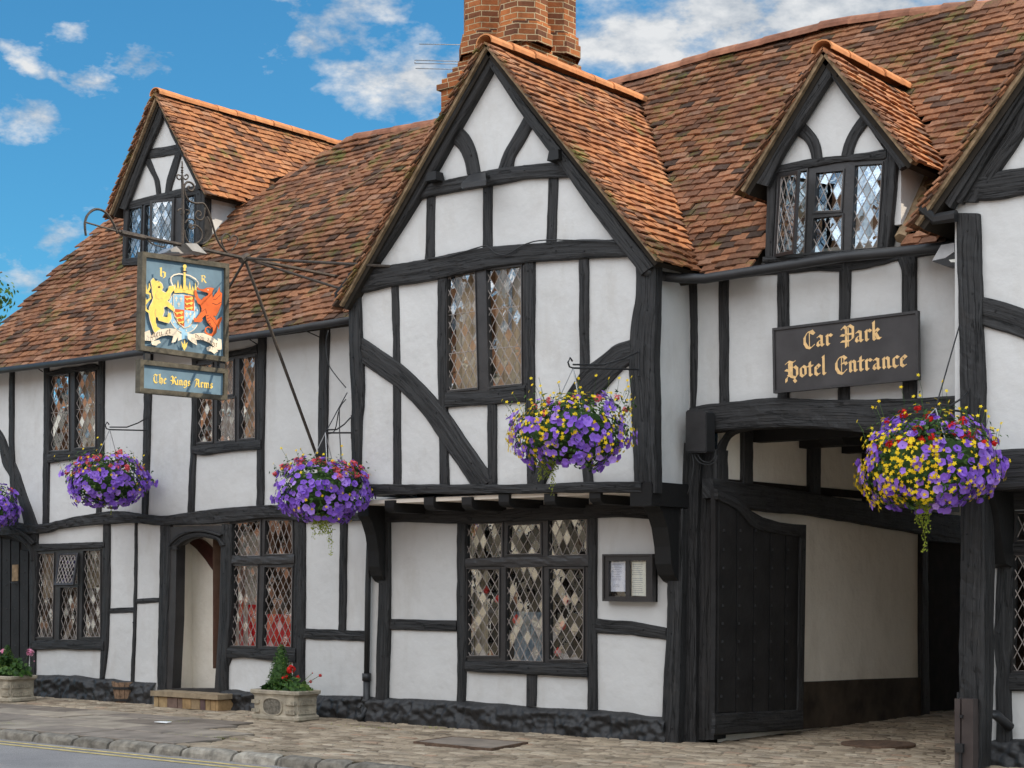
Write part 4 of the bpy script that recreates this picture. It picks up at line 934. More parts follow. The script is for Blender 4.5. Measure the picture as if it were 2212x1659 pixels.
# dormer cheeks and faces
g = G(); g.box((-16.83, 14.95, 6.25), (.03, .48, .45)); build('dormer_cheek', g, M['plaster'], INN)
g = G(); g.box((-18.4, 14.95, 6.25), (.03, .48, .45)); build('dormer_cheek', g, M['plaster'], INN)
wallmesh('dormer_gable', [P(x, y, LD, 'L1') for x, y in ((810, 850), (1030, 190), (1290, 720))], [], LD)
g = G(); g.box((-6.60, 14.0, 4.95), (.03, .55, .35)); build('dormer_cheek', g, M['plaster'], INN)
g = G(); g.box((-7.86, 14.0, 4.95), (.03, .55, .35)); build('dormer_cheek', g, M['plaster'], INN)
g = G(); pts = [P(1480, 1190, ('X', -6.55), 'R1')]; g.tube([Vector((-6.56, 13.43, 4.47)), Vector((-6.55, 13.6, 4.68)), Vector((-6.55, 13.85, 4.98)), Vector((-6.55, 14.1, 5.27))], [.06, .05, .05, .04], 6); build('mortar_flashing', g, M['mortar'], INN)
wallmesh('dormer_gable', [P(x, y, RD, 'R1') for x, y in ((600, 1080), (980, 460), (1340, 990))], [], RD)
# left dormer timbers
V(LD, 'L1', [(815, 788, 820), (1190, 780, 800)], proud=.03, name='post'); V(LD, 'L1', [(680, 1246, 1308), (1070, 1242, 1302)], proud=.03, name='post')
H(LD, 'L1', [(800, 800, 848), (1000, 750, 800), (1265, 688, 748)], proud=.03); H(LD, 'L1', [(780, 1160, 1205), (900, 1150, 1200), (1250, 1090, 1150)], proud=.05, name='sill_beam')
H(LD, 'L1', [(905, 470, 528), (1155, 424, 492)], proud=.02)
timber('brace', [((910, 528), (955, 522)), ((945, 590), (985, 600)), ((980, 660), (1012, 665)), ((995, 755), (1022, 750))], LD, 'L1', proud=.024)
timber('brace', [((1115, 490), (1160, 485)), ((1085, 580), (1125, 600)), ((1062, 660), (1100, 680)), ((1052, 745), (1085, 738))], LD, 'L1', proud=.024)
BGL = ('Y', 14.38)
timber('bargeboard', [((1020, 165), (1032, 235)), ((985, 260), (1020, 290)), ((890, 480), (942, 470)), ((770, 760), (820, 790)), ((740, 830), (800, 850))], BGL, 'L1', thick=.05, proud=0, wob=.002)
timber('bargeboard', [((1028, 165), (1036, 240)), ((1070, 250), (1060, 300)), ((1160, 420), (1120, 430)), ((1290, 640), (1240, 670)), ((1318, 700), (1258, 720))], BGL, 'L1', thick=.05, proud=.002, wob=.002)
# right dormer timbers
V(RD, 'R1', [(1090, 570, 624), (1660, 552, 604)], proud=.03, name='post'); V(RD, 'R1', [(960, 1322, 1396), (1400, 1292, 1368), (1620, 1268, 1330)], proud=.03, name='post')
H(RD, 'R1', [(600, 1060, 1115), (840, 1018, 1068), (1110, 985, 1030), (1330, 948, 1012)], proud=.034, wob=.012)
timber('brace', [((780, 770), (735, 850)), ((808, 785), (755, 865)), ((868, 850), (808, 905)), ((908, 935), (838, 965)), ((918, 1030), (850, 1035))], RD, 'R1', proud=.024)
timber('brace', [((1185, 720), (1225, 780)), ((1163, 740), (1205, 800)), ((1100, 830), (1155, 865)), ((1060, 915), (1125, 935)), ((1038, 1010), (1112, 995))], RD, 'R1', proud=.024)
BGR = ('Y', 13.32)
timber('bargeboard', [((965, 392), (978, 495)), ((880, 520), (950, 535)), ((700, 820), (790, 785)), ((560, 1040), (650, 1010)), ((478, 1165), (570, 1190))], BGR, 'R1', thick=.07, proud=0, wob=.003)
timber('bargeboard', [((972, 392), (985, 500)), ((1060, 505), (1045, 590)), ((1180, 660), (1155, 740)), ((1330, 850), (1290, 905)), ((1450, 1010), (1390, 1040)), ((1470, 1050), (1410, 1085))], BGR, 'R1', thick=.07, proud=.002, wob=.003)
H(RD, 'R1', [(540, 1640, 1680), (900, 1612, 1650), (1300, 1580, 1620)], proud=.05, name='sill_beam')
# gutters
def gutter(pts, r=.05):
    g = G(); g.tube([Vector(p) for p in pts], r, 10); build('gutter', g, M['ironblack'], INN, smooth=True)
gutter([(-20.3, 13.16, 4.33), (-17, 13.16, 4.31), (-14, 13.16, 4.34), (-12.75, 13.14, 4.36)], .04)
gutter([(-8.72, 13.0, 4.33), (-8.62, 13.12, 4.32), (-8.4, 13.19, 4.30), (-7, 13.19, 4.33), (-5.9, 13.19, 4.29)], .045)
gutter([(-8.78, 12.78, 4.36), (-8.72, 13.0, 4.33)], .045)
g = G(); g.tube([P(1540, 1325, ('Y', 12.75), 'R1'), P(1640, 1400, ('Y', 12.85), 'R1'), P(1780, 1380, ('Y', 12.85), 'R1')], [.035, .05, .05], 8); build('gutter_end', g, M['ironblack'], INN)
# downpipe
g = G(); X_ = P(190, 700, ('Y', 13.30), 'M3').x
g.tube([(X_ + .02, 13.34, 2.25), (X_ + .01, 13.32, 2.1), (X_, 13.3, 1.5), (X_ - .02, 13.3, .45)], .032, 10); g.tube([(X_ - .02, 13.3, .52), (X_ - .02, 13.3, .44)], .05, 10); g.tube([(X_ - .02, 13.3, .46), (X_ - .02, 13.3, .16), (X_ - .02, 13.26, .06), (X_ - .03, 13.18, .03)], .038, 10); g.tube([(X_ - .02, 13.3, .24), (X_ - .02, 13.3, .2)], .052, 10)
build('downpipe', g, M['ironblack'], INN, smooth=True)
g = G(); p = P(1970, 1310, ('Y', 13.1), 'R3'); q_ = P(1950, 1590, ('Y', 13.05), 'R3')
g.tube([p + Vector((.12, .2, -.12)), p + Vector((.06, .05, -.01)), p, p + Vector((-.03, 0, -.05)), Vector((p.x - .03, p.y, q_.z + .05)), Vector((p.x - .03, p.y - .04, q_.z - .02))], .04, 10); g.tube([Vector((p.x - .03, p.y, q_.z + .12)), Vector((p.x - .03, p.y, q_.z + .06))], .05, 10)
build('waste_pipe', g, M['ironblack'], INN, smooth=True)
# ------------------------------------------------------------------ chimney
chim = None
def octo(name, cx, cy, r, z0, z1, parent, mt='brick', ph=22.5, taper=0):
    g = G(); uvs = []; n = 8; per = 2 * r * math.sin(math.pi / 8); nzs = max(2, int((z1 - z0) / .3)) 
    for k in range(n):
        a0 = R(ph + 45 * k); a1 = R(ph + 45 * (k + 1)); vs = []
        for z in (z0, z1):
            for a in (a0, a1): vs.append((cx + r * math.cos(a), cy + r * math.sin(a), z))
        g.add([vs[0], vs[1], vs[3], vs[2]], [(0, 1, 2, 3)]); uo = k * per
        uvs += [(uo, z0), (uo + per, z0), (uo + per, z1), (uo, z1)]
    top = [(cx + r * math.cos(R(ph + 45 * k)), cy + r * math.sin(R(ph + 45 * k)), z1) for k in range(8)]
    g.add(top, [tuple(range(8))]); uvs += [(p[0] - cx, p[1] - cy) for p in top]
    return build(name, g, M[mt], parent, uv=uvs)
def bbox(g, uvs, c, h):
    x, y, z = c; a, b_, d = h
    for (n_, t_) in (((0, -1), (1, 0)), ((1, 0), (0, 1)), ((0, 1), (-1, 0)), ((-1, 0), (0, -1))):
        hx = a if n_[0] else b_; L_ = a if t_[0] else b_
        cx_, cy_ = x + n_[0] * a, y + n_[1] * b_
        vs = [(cx_ - t_[0] * a, cy_ - t_[1] * b_, z - d), (cx_ + t_[0] * a, cy_ + t_[1] * b_, z - d), (cx_ + t_[0] * a, cy_ + t_[1] * b_, z + d), (cx_ - t_[0] * a, cy_ - t_[1] * b_, z + d)]
        g.add(vs, [(0, 1, 2, 3)]); uvs += [(0, z - d), (2 * L_, z - d), (2 * L_, z + d), (0, z + d)]
    g.add([(x - a, y - b_, z + d), (x + a, y - b_, z + d), (x + a, y + b_, z + d), (x - a, y + b_, z + d)], [(0, 1, 2, 3)]); uvs += [(0, 0), (2 * a, 0), (2 * a, 2 * b_), (0, 2 * b_)]
ccx, ccy = -12.74, 15.88
g = G(); uvs = []; bbox(g, uvs, (ccx, ccy, 6.6), (.67, .67, .86)); chim = build('chimney', g, M['brick'], INN, uv=uvs)
for i in range(6):
    g = G(); uvs = []; k = .71 - i * .045; bbox(g, uvs, (ccx, ccy, 7.44 + i * .07), (k, k, .035)); build('brick_course', g, M['brick'], chim, uv=uvs)
s_ = .275
for (sx, sy) in ((-1, -1), (1, -1), (1, 1), (-1, 1)):
    for (r_, z0, z1) in ((.36, 7.8, 7.95), (.335, 7.95, 8.05), (.30, 8.05, 10.6), (.34, 10.6, 10.75), (.38, 10.75, 10.9), (.33, 10.9, 11.1)):
        octo('flue_shaft' if r_ == .30 else 'brick_collar', ccx + sx * s_, ccy + sy * s_, r_, z0, z1, chim)

# ================================================================== GROUND
g = G(); g.add([(-400, -300, -.30), (300, -300, -.30), (300, 400, -.30), (-400, 400, -.30)], [(0, 1, 2, 3)]); struct('ground', g, M['earth'])
g = G(); g.add([(-120, -1.2, -.09), (80, -1.2, -.09), (80, 10.3, -.09), (-120, 10.3, -.09)], [(0, 1, 2, 3)]); struct('road', g, M['asphalt'])
g = G(); g.box((-20, 12.07, -.16), (60, 1.83, .148)); g.box((-7.2, 17.2, -.16), (1.6, 3.6, .148)); struct('pavement_bed', g, M['joint'])
g = G(); g.box((-20, -2.6, -.1), (80, 1.4, .1)); struct('far_pavement', g, M['slab'])
g = G(); g.add([(-120, 9.93, -.086), (80, 9.93, -.086), (80, 9.99, -.086), (-120, 9.99, -.086)], [(0, 1, 2, 3)]); g.add([(-120, 9.77, -.086), (80, 9.77, -.086), (80, 9.83, -.086), (-120, 9.83, -.086)], [(0, 1, 2, 3)])
struct('road_marking', g, M['yellow'])
def flag(g, x0, y0, x1, y1, z, rnd=.006, bev=.010, h=.05):
    j = lambda a: a + random.uniform(-rnd, rnd)
    base = [(j(x0), j(y0)), (j(x1), j(y0)), (j(x1), j(y1)), (j(x0), j(y1))]; cx = (x0 + x1) / 2; cy = (y0 + y1) / 2
    tz = [z + random.uniform(-.002, .004) for _ in range(4)]
    vs = [(x, y, z - h) for x, y in base] + [(x, y, t - bev * .7) for (x, y), t in zip(base, tz)] + [(x + math.copysign(bev, cx - x), y + math.copysign(bev, cy - y), t) for (x, y), t in zip(base, tz)]
    g.add(vs, [(8, 9, 10, 11)] + [(k, (k + 1) % 4, (k + 1) % 4 + 4, k + 4) for k in range(4)] + [(k + 4, (k + 1) % 4 + 4, (k + 1) % 4 + 8, k + 8) for k in range(4)])
def gz(x, y): return .012 * nv((x, y, 0), .7)
def slabzone(x, y): return x < -12.4 + .25 * math.sin(x * 3) - (y - 10.3) * .25 and y < 12.35 + .12 * nv((x, 0, 0), 1)
g = G(); y = 10.27; RECTS = []
for hgt in (.62, .57, .48, .44):
    x = -22.0 + random.uniform(0, .5)
    while x < -10:
        w_ = random.uniform(.55, 1.05); cx = x + w_ / 2
        if slabzone(x + w_ * .6, y + hgt * .6):
            RECTS.append((x, y, x + w_, y + hgt)); flag(g, x + .011, y + .011, x + w_ - .011, y + hgt - .011, gz(cx, y) + .006, .003, .006)
        x += w_
    y += hgt
struct('paving_slabs', g, M['slab'])
g = G(); y = 10.27; r_ = 0
while y < 20.4:
    hgt = random.uniform(.095, .115); x = -21.5 + random.uniform(0, .2)
    while x < -2:
        w_ = random.uniform(.13, .24); cx, cy = x + w_ / 2, y + hgt / 2
        ok = (cy < 13.42 and cx > -21 and cx < -2) or (-8.55 < cx < -6.0)
        if cy > 15 and not (-8.55 < cx < -6.0): ok = False
        if ok and not any(r[0] - .05 < cx < r[2] + .05 and r[1] - .02 < cy < r[3] + .02 for r in RECTS):
            sk = .02 * nv((cx, cy, 3), .8)
            flag(g, x + .006, y + .006 + sk, x + w_ - .006, y + hgt - .006 + sk, gz(cx, cy) + random.uniform(-.004, .006), .004, .014)
        x += w_
    y += hgt
struct('sett_paving', g, M['sett'])
g = G(); x = -24
while x < 0:
    w_ = random.uniform(.35, .75); vs = []; 
    for i in range(7):
        for (yy, zz) in ((10.26, .0), (10.21, .004), (10.155, .0), (10.128, -.018), (10.115, -.05), (10.105, -.11)):
            X = x + .018 + (w_ - .036) * i / 6; e = .022 if i in (0, 6) else 0
            vs.append((X, yy + nv((X, yy * 3, zz * 9), 6) * .012 + e, zz + nv((X, yy, 5), 5) * .008 - e))
    fs = [((i - 1) * 6 + j - 1, (i - 1) * 6 + j, i * 6 + j, i * 6 + j - 1) for i in range(1, 7) for j in range(1, 6)]
    fs += [(5, 4, 3, 2, 1, 0), tuple(36 + k for k in range(6))]
    g.add(vs, fs); x += w_
struct('kerb', g, M['kerb'])
# weeds and moss tufts in the joints
g = G()
for (cx, cy, n_, s) in ((-15.6, 10.6, 60, .25), (-12.6, 10.9, 60, .3), (-17.2, 11.2, 40, .25), (-14.4, 11.9, 40, .2), (-12.2, 12.7, 60, .25), (-11.6, 13.1, 30, .12), (-19, 12.5, 50, .3), (-16.4, 10.36, 40, .2)):
    for k in range(n_):
        x = cx + random.gauss(0, s); y = min(13.1, cy + random.gauss(0, .05)); a = random.uniform(0, 6.3); l_ = random.uniform(.008, .02)
        g.add([(x, y, .0), (x + .004, y, .0), (x + math.cos(a) * l_, y + math.sin(a) * l_, l_ * 1.1 + .008)], [(0, 1, 2)])
o = build('weeds', g, M['leafyellow']); o['kind'] = 'stuff'; 
# ================================================================== LETTERING (broad-nib black letter)
def st(x, top=3.6, bot=.35): return [(x - .42, top - .45), (x, top - .05), (x, bot + .45), (x + .35, bot), (x + .75, bot + .4)]
GL_ = {
 'i': (1.5, [st(.4)]), 'l': (1.5, [st(.4, 6.2)]),
 'n': (2.8, [st(.4)[:3] + [(.7, .35)], [(.4, 2.9), (1.15, 3.6), (1.7, 3.1), (1.7, .8), (2.05, .35), (2.45, .75)]]),
 'm': (4.1, [st(.4)[:3] + [(.7, .35)], [(.4, 2.9), (1.15, 3.6), (1.7, 3.1), (1.7, .8), (2.0, .35)], [(1.7, 2.9), (2.45, 3.6), (3.0, 3.1), (3.0, .8), (3.35, .35), (3.75, .75)]]),
 'r': (2.1, [st(.4), [(.4, 2.8), (1.1, 3.6), (1.7, 3.1)]]),
 'a': (2.7, [[(.2, 3.0), (.8, 3.55), (1.5, 3.2), (1.5, .8), (1.85, .35), (2.25, .75)], [(1.5, 2.2), (.5, 1.7), (.3, .9), (.75, .35), (1.5, 1.0)]]),
 'k': (2.6, [st(.4, 6.0)[:3] + [(.7, .35)], [(.4, 2.3), (1.2, 3.6), (1.7, 3.1), (.9, 2.3), (1.6, .7), (2.2, .6)]]),
 'o': (2.5, [[(1.0, 3.6), (.35, 3.1), (.35, .9), (.95, .35), (1.7, .9), (1.7, 3.1), (1.0, 3.6)]]),
 't': (1.8, [[(.5, 4.6), (.5, .8), (.85, .35), (1.3, .75)], [(-.1, 3.4), (1.3, 3.4)]]),
 'e': (2.3, [[(1.7, .85), (1.0, .3), (.35, .9), (.35, 3.0), (1.0, 3.6), (1.6, 3.0), (.4, 1.9)]]),
 'c': (2.1, [[(1.6, .85), (1.0, .3), (.35, .9), (.35, 3.1), (1.0, 3.6), (1.6, 3.15)]]),
 'h': (2.7, [st(.4, 6.0)[:3] + [(.7, .35)], [(.4, 2.8), (1.15, 3.6), (1.7, 3.1), (1.7, .6), (1.2, -.5)]]),
 'g': (2.6, [[(1.7, 3.3), (.9, 3.6), (.35, 3.0), (.35, 1.0), (.9, .5), (1.7, 1.1)], [(1.7, 3.7), (1.7, -.4), (1.1, -1.1), (.3, -.8)]]),
 's': (2.3, [[(1.6, 3.1), (1.0, 3.6), (.4, 3.1), (.5, 2.3), (1.4, 1.6), (1.6, .9), (1.0, .35), (.25, .9)]]),
 'u': (2.8, [st(.4)[:3] + [(.8, .35), (1.7, 1.1)], st(1.7)]),
 'd': (2.5, [[(1.1, 3.5), (.35, 3.0), (.35, .9), (.95, .35), (1.7, .9), (1.7, 3.2), (1.2, 4.4), (.3, 5.2)]]),
 'C': (3.9, [[(3.2, 4.4), (2.5, 5.4), (1.3, 5.0), (.5, 3.6), (.5, 1.7), (1.2, .3), (2.2, -.1), (3.4, 1.0)], [(1.9, 5.0), (1.9, .6)], [(2.3, 5.0), (3.1, 4.5)]]),
 'P': (4.0, [[(.1, 4.6), (.9, 5.5), (1.5, 4.9), (1.5, -.9)], [(2.1, 5.0), (2.1, -.8)], [(1.5, 5.2), (2.4, 5.7), (3.4, 4.9), (3.4, 1.6), (2.4, .8), (.2, .9)], [(.1, 2.9), (1.0, 2.7), (1.5, 3.3)], [(1.6, 3.0), (3.2, 3.0)]]),
 'H': (4.3, [[(0, 4.7), (.9, 5.5), (2.2, 5.0), (3.0, 5.6)], [(1.2, 5.0), (1.2, 1.0), (.3, .2), (.3, -.9)], [(1.9, 4.9), (1.9, .7), (.9, 1.3)], [(1.9, 3.3), (2.8, 3.8), (3.5, 3.0), (3.5, .9), (2.6, -.4), (3.1, -1.2)], [(.1, 2.9), (1.1, 2.6)], [(1.9, .6), (3.0, .2)]]),
 'E': (4.0, [[(3.4, 1.2), (2.2, -.1), (1.1, .4), (.4, 1.8), (.4, 3.6), (1.2, 5.0), (2.3, 5.4), (3.2, 4.6)], [(1.9, 5.0), (1.9, .6)], [(2.0, 3.1), (3.0, 3.3), (3.3, 2.8)], [(2.6, 5.0), (2.6, 3.2)]]),
 'T': (3.9, [[(.2, 4.6), (1.0, 5.5), (2.6, 5.0), (3.6, 5.6)], [(1.3, 5.0), (.5, 3.7), (.5, 1.7), (1.3, .3), (2.3, .2), (3.2, 1.2)], [(2.2, 5.0), (2.2, 1.0)]]),
 'K': (4.1, [[(0, 4.6), (.8, 5.6), (1.4, 4.9), (1.4, .8), (.5, .1)], [(2.0, 5.4), (2.0, .8)], [(2.0, 3.0), (3.0, 5.2), (3.6, 4.8)], [(2.0, 3.0), (2.9, 2.4), (3.2, .9), (3.9, .4)], [(.1, 2.8), (1.3, 2.5)]]),
 'A': (4.2, [[(.2, 4.0), (1.0, 5.4), (2.2, 5.2), (2.9, 4.8), (2.9, .8), (3.4, .3), (3.9, .7)], [(1.9, 5.0), (1.2, 2.6), (.9, .8), (.1, -.2)], [(1.2, 2.3), (2.9, 2.3)], [(2.3, 5.0), (2.3, .9)]]),
 'B': (3.6, [[(.1, 4.6), (.8, 5.4), (1.3, 4.9), (1.3, .6)], [(1.3, 5.2), (2.3, 5.5), (3.0, 4.6), (2.1, 3.2)], [(1.3, 3.0), (2.4, 3.3), (3.2, 2.2), (2.9, .8), (1.8, .2), (.5, .6)]]),
 'R': (3.8, [[(.3, 5.0), (.9, 5.2), (.9, .6)], [(.9, 5.2), (2.2, 5.4), (2.8, 4.2), (2.0, 3.0), (1.0, 2.8)], [(1.8, 2.8), (2.6, 1.2), (3.3, .4)]]),
 ' ': (2.2, []),
}
def lettering(name, text, quad, s0, s1, tb, unit, n, m_, parent, nib=.95, offm=.002, curve=None, shear=0):
    tot = sum(GL_[c][0] for c in text); g = G(); x = 0; k = 0
    ca, sa = math.cos(R(42)), math.sin(R(42))
    for c in text:
        adv, strokes = GL_[c]
        for s in strokes:
            for i in range(len(s) - 1):
                (ax, ay), (bx, by) = s[i], s[i + 1]; w = nib
                if c == 'C' and s[0][0] == s[-1][0] or (c in 'PHETKA' and len(s) == 2 and s[0][0] == s[1][0] and s[0][0] > 1.8): w = nib * .35
                if c in 'a' and i in (0, 3) and len(s) == 5: w = nib * .75
                L_ = math.hypot(bx - ax, by - ay) or 1; e = .10; ex, ey = (bx - ax) / L_ * e, (by - ay) / L_ * e
                ax -= ex; ay -= ey; bx += ex; by += ey
                # broad nib swept along the stroke, with a hairline minimum
                nx_, ny_ = ca * w / 2, sa * w / 2; cr = abs((bx - ax) * sa - (by - ay) * ca) / max(1e-6, math.hypot(bx - ax, by - ay))
                if cr < .22: nx_, ny_ = -(by - ay) / (L_ + .2) * .11, (bx - ax) / (L_ + .2) * .11
                q = [(ax - nx_, ay - ny_), (ax + nx_, ay + ny_), (bx + nx_, by + ny_), (bx - nx_, by - ny_)]
                k += 1; d = offm + (k % 9) * .00022; vs = []
                for (X, Y) in q:
                    s_ = s0 + (x + X + shear * Y) / tot * (s1 - s0); t_ = tb - Y * unit + (curve(s_) if curve else 0)
                    vs.append(bil(quad, s_, t_) + n * d)
                g.add(vs, [(0, 1, 2, 3)])
        x += adv
    return build(name, g, M[m_], parent)

# ================================================================== CAR PARK SIGN
def PQ(pts, pl, T): return [P(x, y, pl, T) for x, y in pts]
SPL = ('Y', 13.37); nY = Vector((0, -1, 0)); nX = Vector((1, 0, 0))
q = PQ([(608, 478), (1535, 365), (1540, 805), (615, 893)], SPL, 'R2')
cps = thing('hotel_sign_board', 'black sign board above the carriage arch lettered Car Park Hotel Entrance in gold', 'sign', q[3])
build('board', prism(q, [], nY, .03), M['signblack'], cps)
def frame(name, quad, n, w, d, m_, parent, back=.02):
    c = sum(quad, Vector()) / 4; inn = []
    for i in range(4):
        a = (quad[(i + 1) % 4] - quad[i]).normalized(); b = (quad[i - 1] - quad[i]).normalized(); inn.append(quad[i] + (a + b) * w)
    return build(name, prism([p + n * d for p in quad], [[p + n * d for p in inn]], n, d + back), M[m_], parent), inn
frame('sign_frame', [p + (p - sum(q, Vector()) / 4) * .004 for p in q], nY, .022, .014, 'blackpaint', cps, .034)
lettering('gold_lettering', 'Car Park', q, .215, .76, .365, .0475, nY, 'gold', cps)
lettering('gold_lettering', 'Hotel Entrance', q, .085, .935, .80, .0475, nY, 'gold', cps)
# bar sign in the passage
qb = PQ([(1690, 1545), (1800, 1550), (1800, 1655), (1690, 1650)], ('X', -8.36), 'R2')
bs = thing('bar_sign', 'small dark sign reading Bar over the inner passage doorway, half hidden by flowers', 'sign', qb[3])
build('board', prism(qb, [], nX, .02), M['signblack'], bs); lettering('grey_lettering', 'Bar', qb, .3, .75, .5, .07, nX, 'gold', bs)

# ================================================================== HANGING PUB SIGN
TILE['W'] = (166.1, 332.1, .27026); TILE['Q'] = (1909.7, 315.5, .3004)
SX = ('X', -13.7)
J = P(1340, 835, SX, 'W')
ps = thing('pub_sign', 'hanging sign with royal coat of arms and name board on a scrolled iron bracket', 'pub sign', (-13.7, 13.4, J.z))
outer = PQ([(105, 60), (1020, 190), (1010, 1225), (85, 1100)], SX, 'S')
_, inn = frame('sign_frame', outer, nX, .052, .03, 'signframe', ps, .05)
pp = build('painted_panel', prism(inn, [], nX, .02), M['signblue'], ps)
outer2 = PQ([(85, 1195), (1010, 1300), (1000, 1625), (80, 1545)], SX, 'S')
_, inn2 = frame('name_board_frame', outer2, nX, .048, .028, 'signframe', ps, .05)
np_ = build('name_board', prism(inn2, [], nX, .02), M['signblue'], ps)
qn = PQ([(135, 1248), (970, 1345), (968, 1590), (135, 1510)], SX, 'S')
lettering('gold_lettering', 'The Kings Arms', qn, .115, .875, .70, .064, nX, 'goldbright', np_)
g = G()
for (x, y0, y1) in ((170, 1095, 1215), (960, 1210, 1320)): g.box((P(x, y0, SX, 'S') + P(x, y1, SX, 'S')) / 2, (.012, .035, .06))
build('hanger', g, M['ironblack'], ps)
lay = [0]
def paint(pts, m_, T='S', name='painted_charge'):
    lay[0] += 1; o_ = ('X', SX[1] + .002 + lay[0] * .0004)
    return build(name, prism(PQ(pts, o_, T), [], nX, .0002), M[m_], pp)
def pstroke(pts, w, m_, name='painted_line', T='S'):
    lay[0] += 1; g = G(); o_ = ('X', SX[1] + .002 + lay[0] * .0004); L3_ = []; R3_ = []
    for i, (x, y) in enumerate(pts):
        a = pts[max(0, i - 1)]; b = pts[min(len(pts) - 1, i + 1)]; dx, dy = b[0] - a[0], b[1] - a[1]; l = math.hypot(dx, dy) or 1
        ww = w[i] if isinstance(w, (list, tuple)) else w
        L3_.append(P(x - dy / l * ww / 2, y + dx / l * ww / 2, o_, T)); R3_.append(P(x + dy / l * ww / 2, y - dx / l * ww / 2, o_, T))
    g.add(L3_ + R3_, [(i, i + 1, len(pts) + i + 1, len(pts) + i) for i in range(len(pts) - 1)]); return build(name, g, M[m_], pp)
def ell(cx, cy, rx, ry, n=28, a0=0, a1=360): return [(cx + rx * math.cos(R(a0 + (a1 - a0) * i / n)), cy + ry * math.sin(R(a0 + (a1 - a0) * i / n)) + (0)) for i in range(n if a1 - a0 == 360 else n + 1)]
def sh(pts, k=.14, cx=560): return [(x, y + (x - cx) * k) for x, y in pts]
# garter, shield
paint(sh(ell(562, 690, 172, 228)), 'signcream', name='garter'); paint(sh(ell(562, 690, 163, 219)), 'paleblue', name='garter')
paint(sh(ell(562, 690, 118, 178)), 'signcream', name='garter'); paint(sh(ell(562, 690, 112, 172)), 'signblue', name='garter')
for a in range(20, 380, 30):
    cx_, cy_ = 562 + 141 * math.cos(R(a)), 690 + 198 * math.sin(R(a)); paint(sh(ell(cx_, cy_, 8, 10, 6)), 'signcream', name='garter_stud')
paint([(535, 905), (600, 915), (602, 1000), (570, 975), (535, 990)], 'paleblue', name='garter_tail')
Q1 = [(455, 512), (565, 520), (565, 672), (455, 662)]; Q2 = [(565, 520), (668, 532), (668, 685), (565, 672)]
Q3 = [(455, 662), (565, 672), (565, 850), (520, 820), (475, 750), (458, 700)]; Q4 = [(565, 672), (668, 685), (664, 740), (640, 810), (600, 850), (565, 858)]
paint([(448, 505), (676, 528), (676, 700), (660, 780), (620, 850), (565, 868), (510, 825), (465, 750), (448, 690)], 'signcream', name='shield')
paint(Q1, 'paleblue', name='shield_quarter'); paint(Q2, 'signorange', name='shield_quarter'); paint(Q3, 'signorange', name='shield_quarter'); paint(Q4, 'paleblue', name='shield_quarter')
for (x, y) in ((480, 555), (530, 560), (507, 615), (590, 718), (630, 722), (605, 785)):
    paint([(x, y - 32), (x + 8, y - 8), (x + 17, y - 14), (x + 12, y + 4), (x + 4, y + 6), (x + 6, y + 28), (x - 6, y + 28), (x - 4, y + 6), (x - 12, y + 4), (x - 17, y - 16), (x - 8, y - 8)], 'signcream', name='lily')
for (x, y) in ((617, 555), (617, 605), (617, 655), (512, 705), (516, 755), (530, 805)):
    s_ = .8 if y > 790 else 1
    paint([(x - 42 * s_, y - 14), (x - 30 * s_, y - 4), (x, y - 8), (x + 22 * s_, y - 18), (x + 40 * s_, y - 14), (x + 38 * s_, y + 2), (x + 26 * s_, y + 6), (x + 30 * s_, y + 18), (x + 16 * s_, y + 16), (x + 10 * s_, y + 6), (x - 14 * s_, y + 6), (x - 18 * s_, y + 18), (x - 32 * s_, y + 14), (x - 30 * s_, y + 4), (x - 44 * s_, y - 2)], 'goldbright', name='passant_lion')
# crown
pstroke([(445, 420), (425, 370), (425, 330), (455, 305), (510, 292), (565, 300)], 13, 'signcream'); pstroke([(565, 300), (620, 310), (680, 345), (715, 385), (705, 430), (690, 460)], 13, 'signcream')
paint([(452, 440), (690, 470), (680, 520), (560, 490), (462, 495)], 'goldbright', name='crown_band')
for i in range(8):
    x = 455 + i * 31; y = 440 + i * 3.6; h_ = 88 if i % 2 else 45; paint([(x, y), (x + 12, y - h_), (x + 26, y + 2)], 'goldbright', name='crown_point')
pstroke([(568, 470), (568, 195)], [26, 20], 'goldbright'); paint([(548, 258), (592, 264), (592, 280), (548, 274)], 'signink'); paint(ell(570, 215, 20, 22, 8), 'goldbright')
# lion
lion = [(225, 440), (212, 372), (240, 338), (262, 365), (300, 372), (330, 402), (340, 440), (325, 470), (368, 495), (392, 465), (402, 425), (455, 418), (462, 455), (425, 500), (408, 555), (385, 578), (425, 612), (462, 655), (458, 692), (415, 662), (378, 632), (346, 645), (352, 690), (336, 742), (388, 752), (392, 712), (420, 700), (428, 762), (400, 812), (352, 800), (292, 782), (284, 742), (264, 752), (264, 800), (282, 852), (310, 868), (304, 902), (252, 908), (236, 872), (206, 782), (192, 700), (198, 640), (228, 590), (240, 545), (228, 500)]
paint([(x + (5 if x > 290 else -5), y + (4 if y > 600 else -4)) for x, y in lion], 'signcream', name='lion_outline'); paint(lion, 'goldbright', name='gold_lion')
pstroke([(198, 700), (160, 670), (150, 620), (180, 575), (210, 550), (205, 505), (165, 490), (150, 430), (150, 340)], [22, 22, 20, 22, 20, 18, 30, 34, 6], 'goldbright', 'lion_tail')
pstroke([(180, 480), (200, 440), (195, 390)], [20, 20, 4], 'goldbright', 'lion_tail'); pstroke([(165, 590), (160, 550)], [18, 4], 'goldbright', 'lion_tail')
paint(ell(300, 432, 14, 10, 8), 'signink'); pstroke([(268, 548), (300, 560), (320, 545), (345, 560)], 5, 'gold'); pstroke([(268, 660), (258, 700), (266, 745)], 5, 'gold'); pstroke([(290, 470), (262, 500), (270, 535)], 5, 'gold')
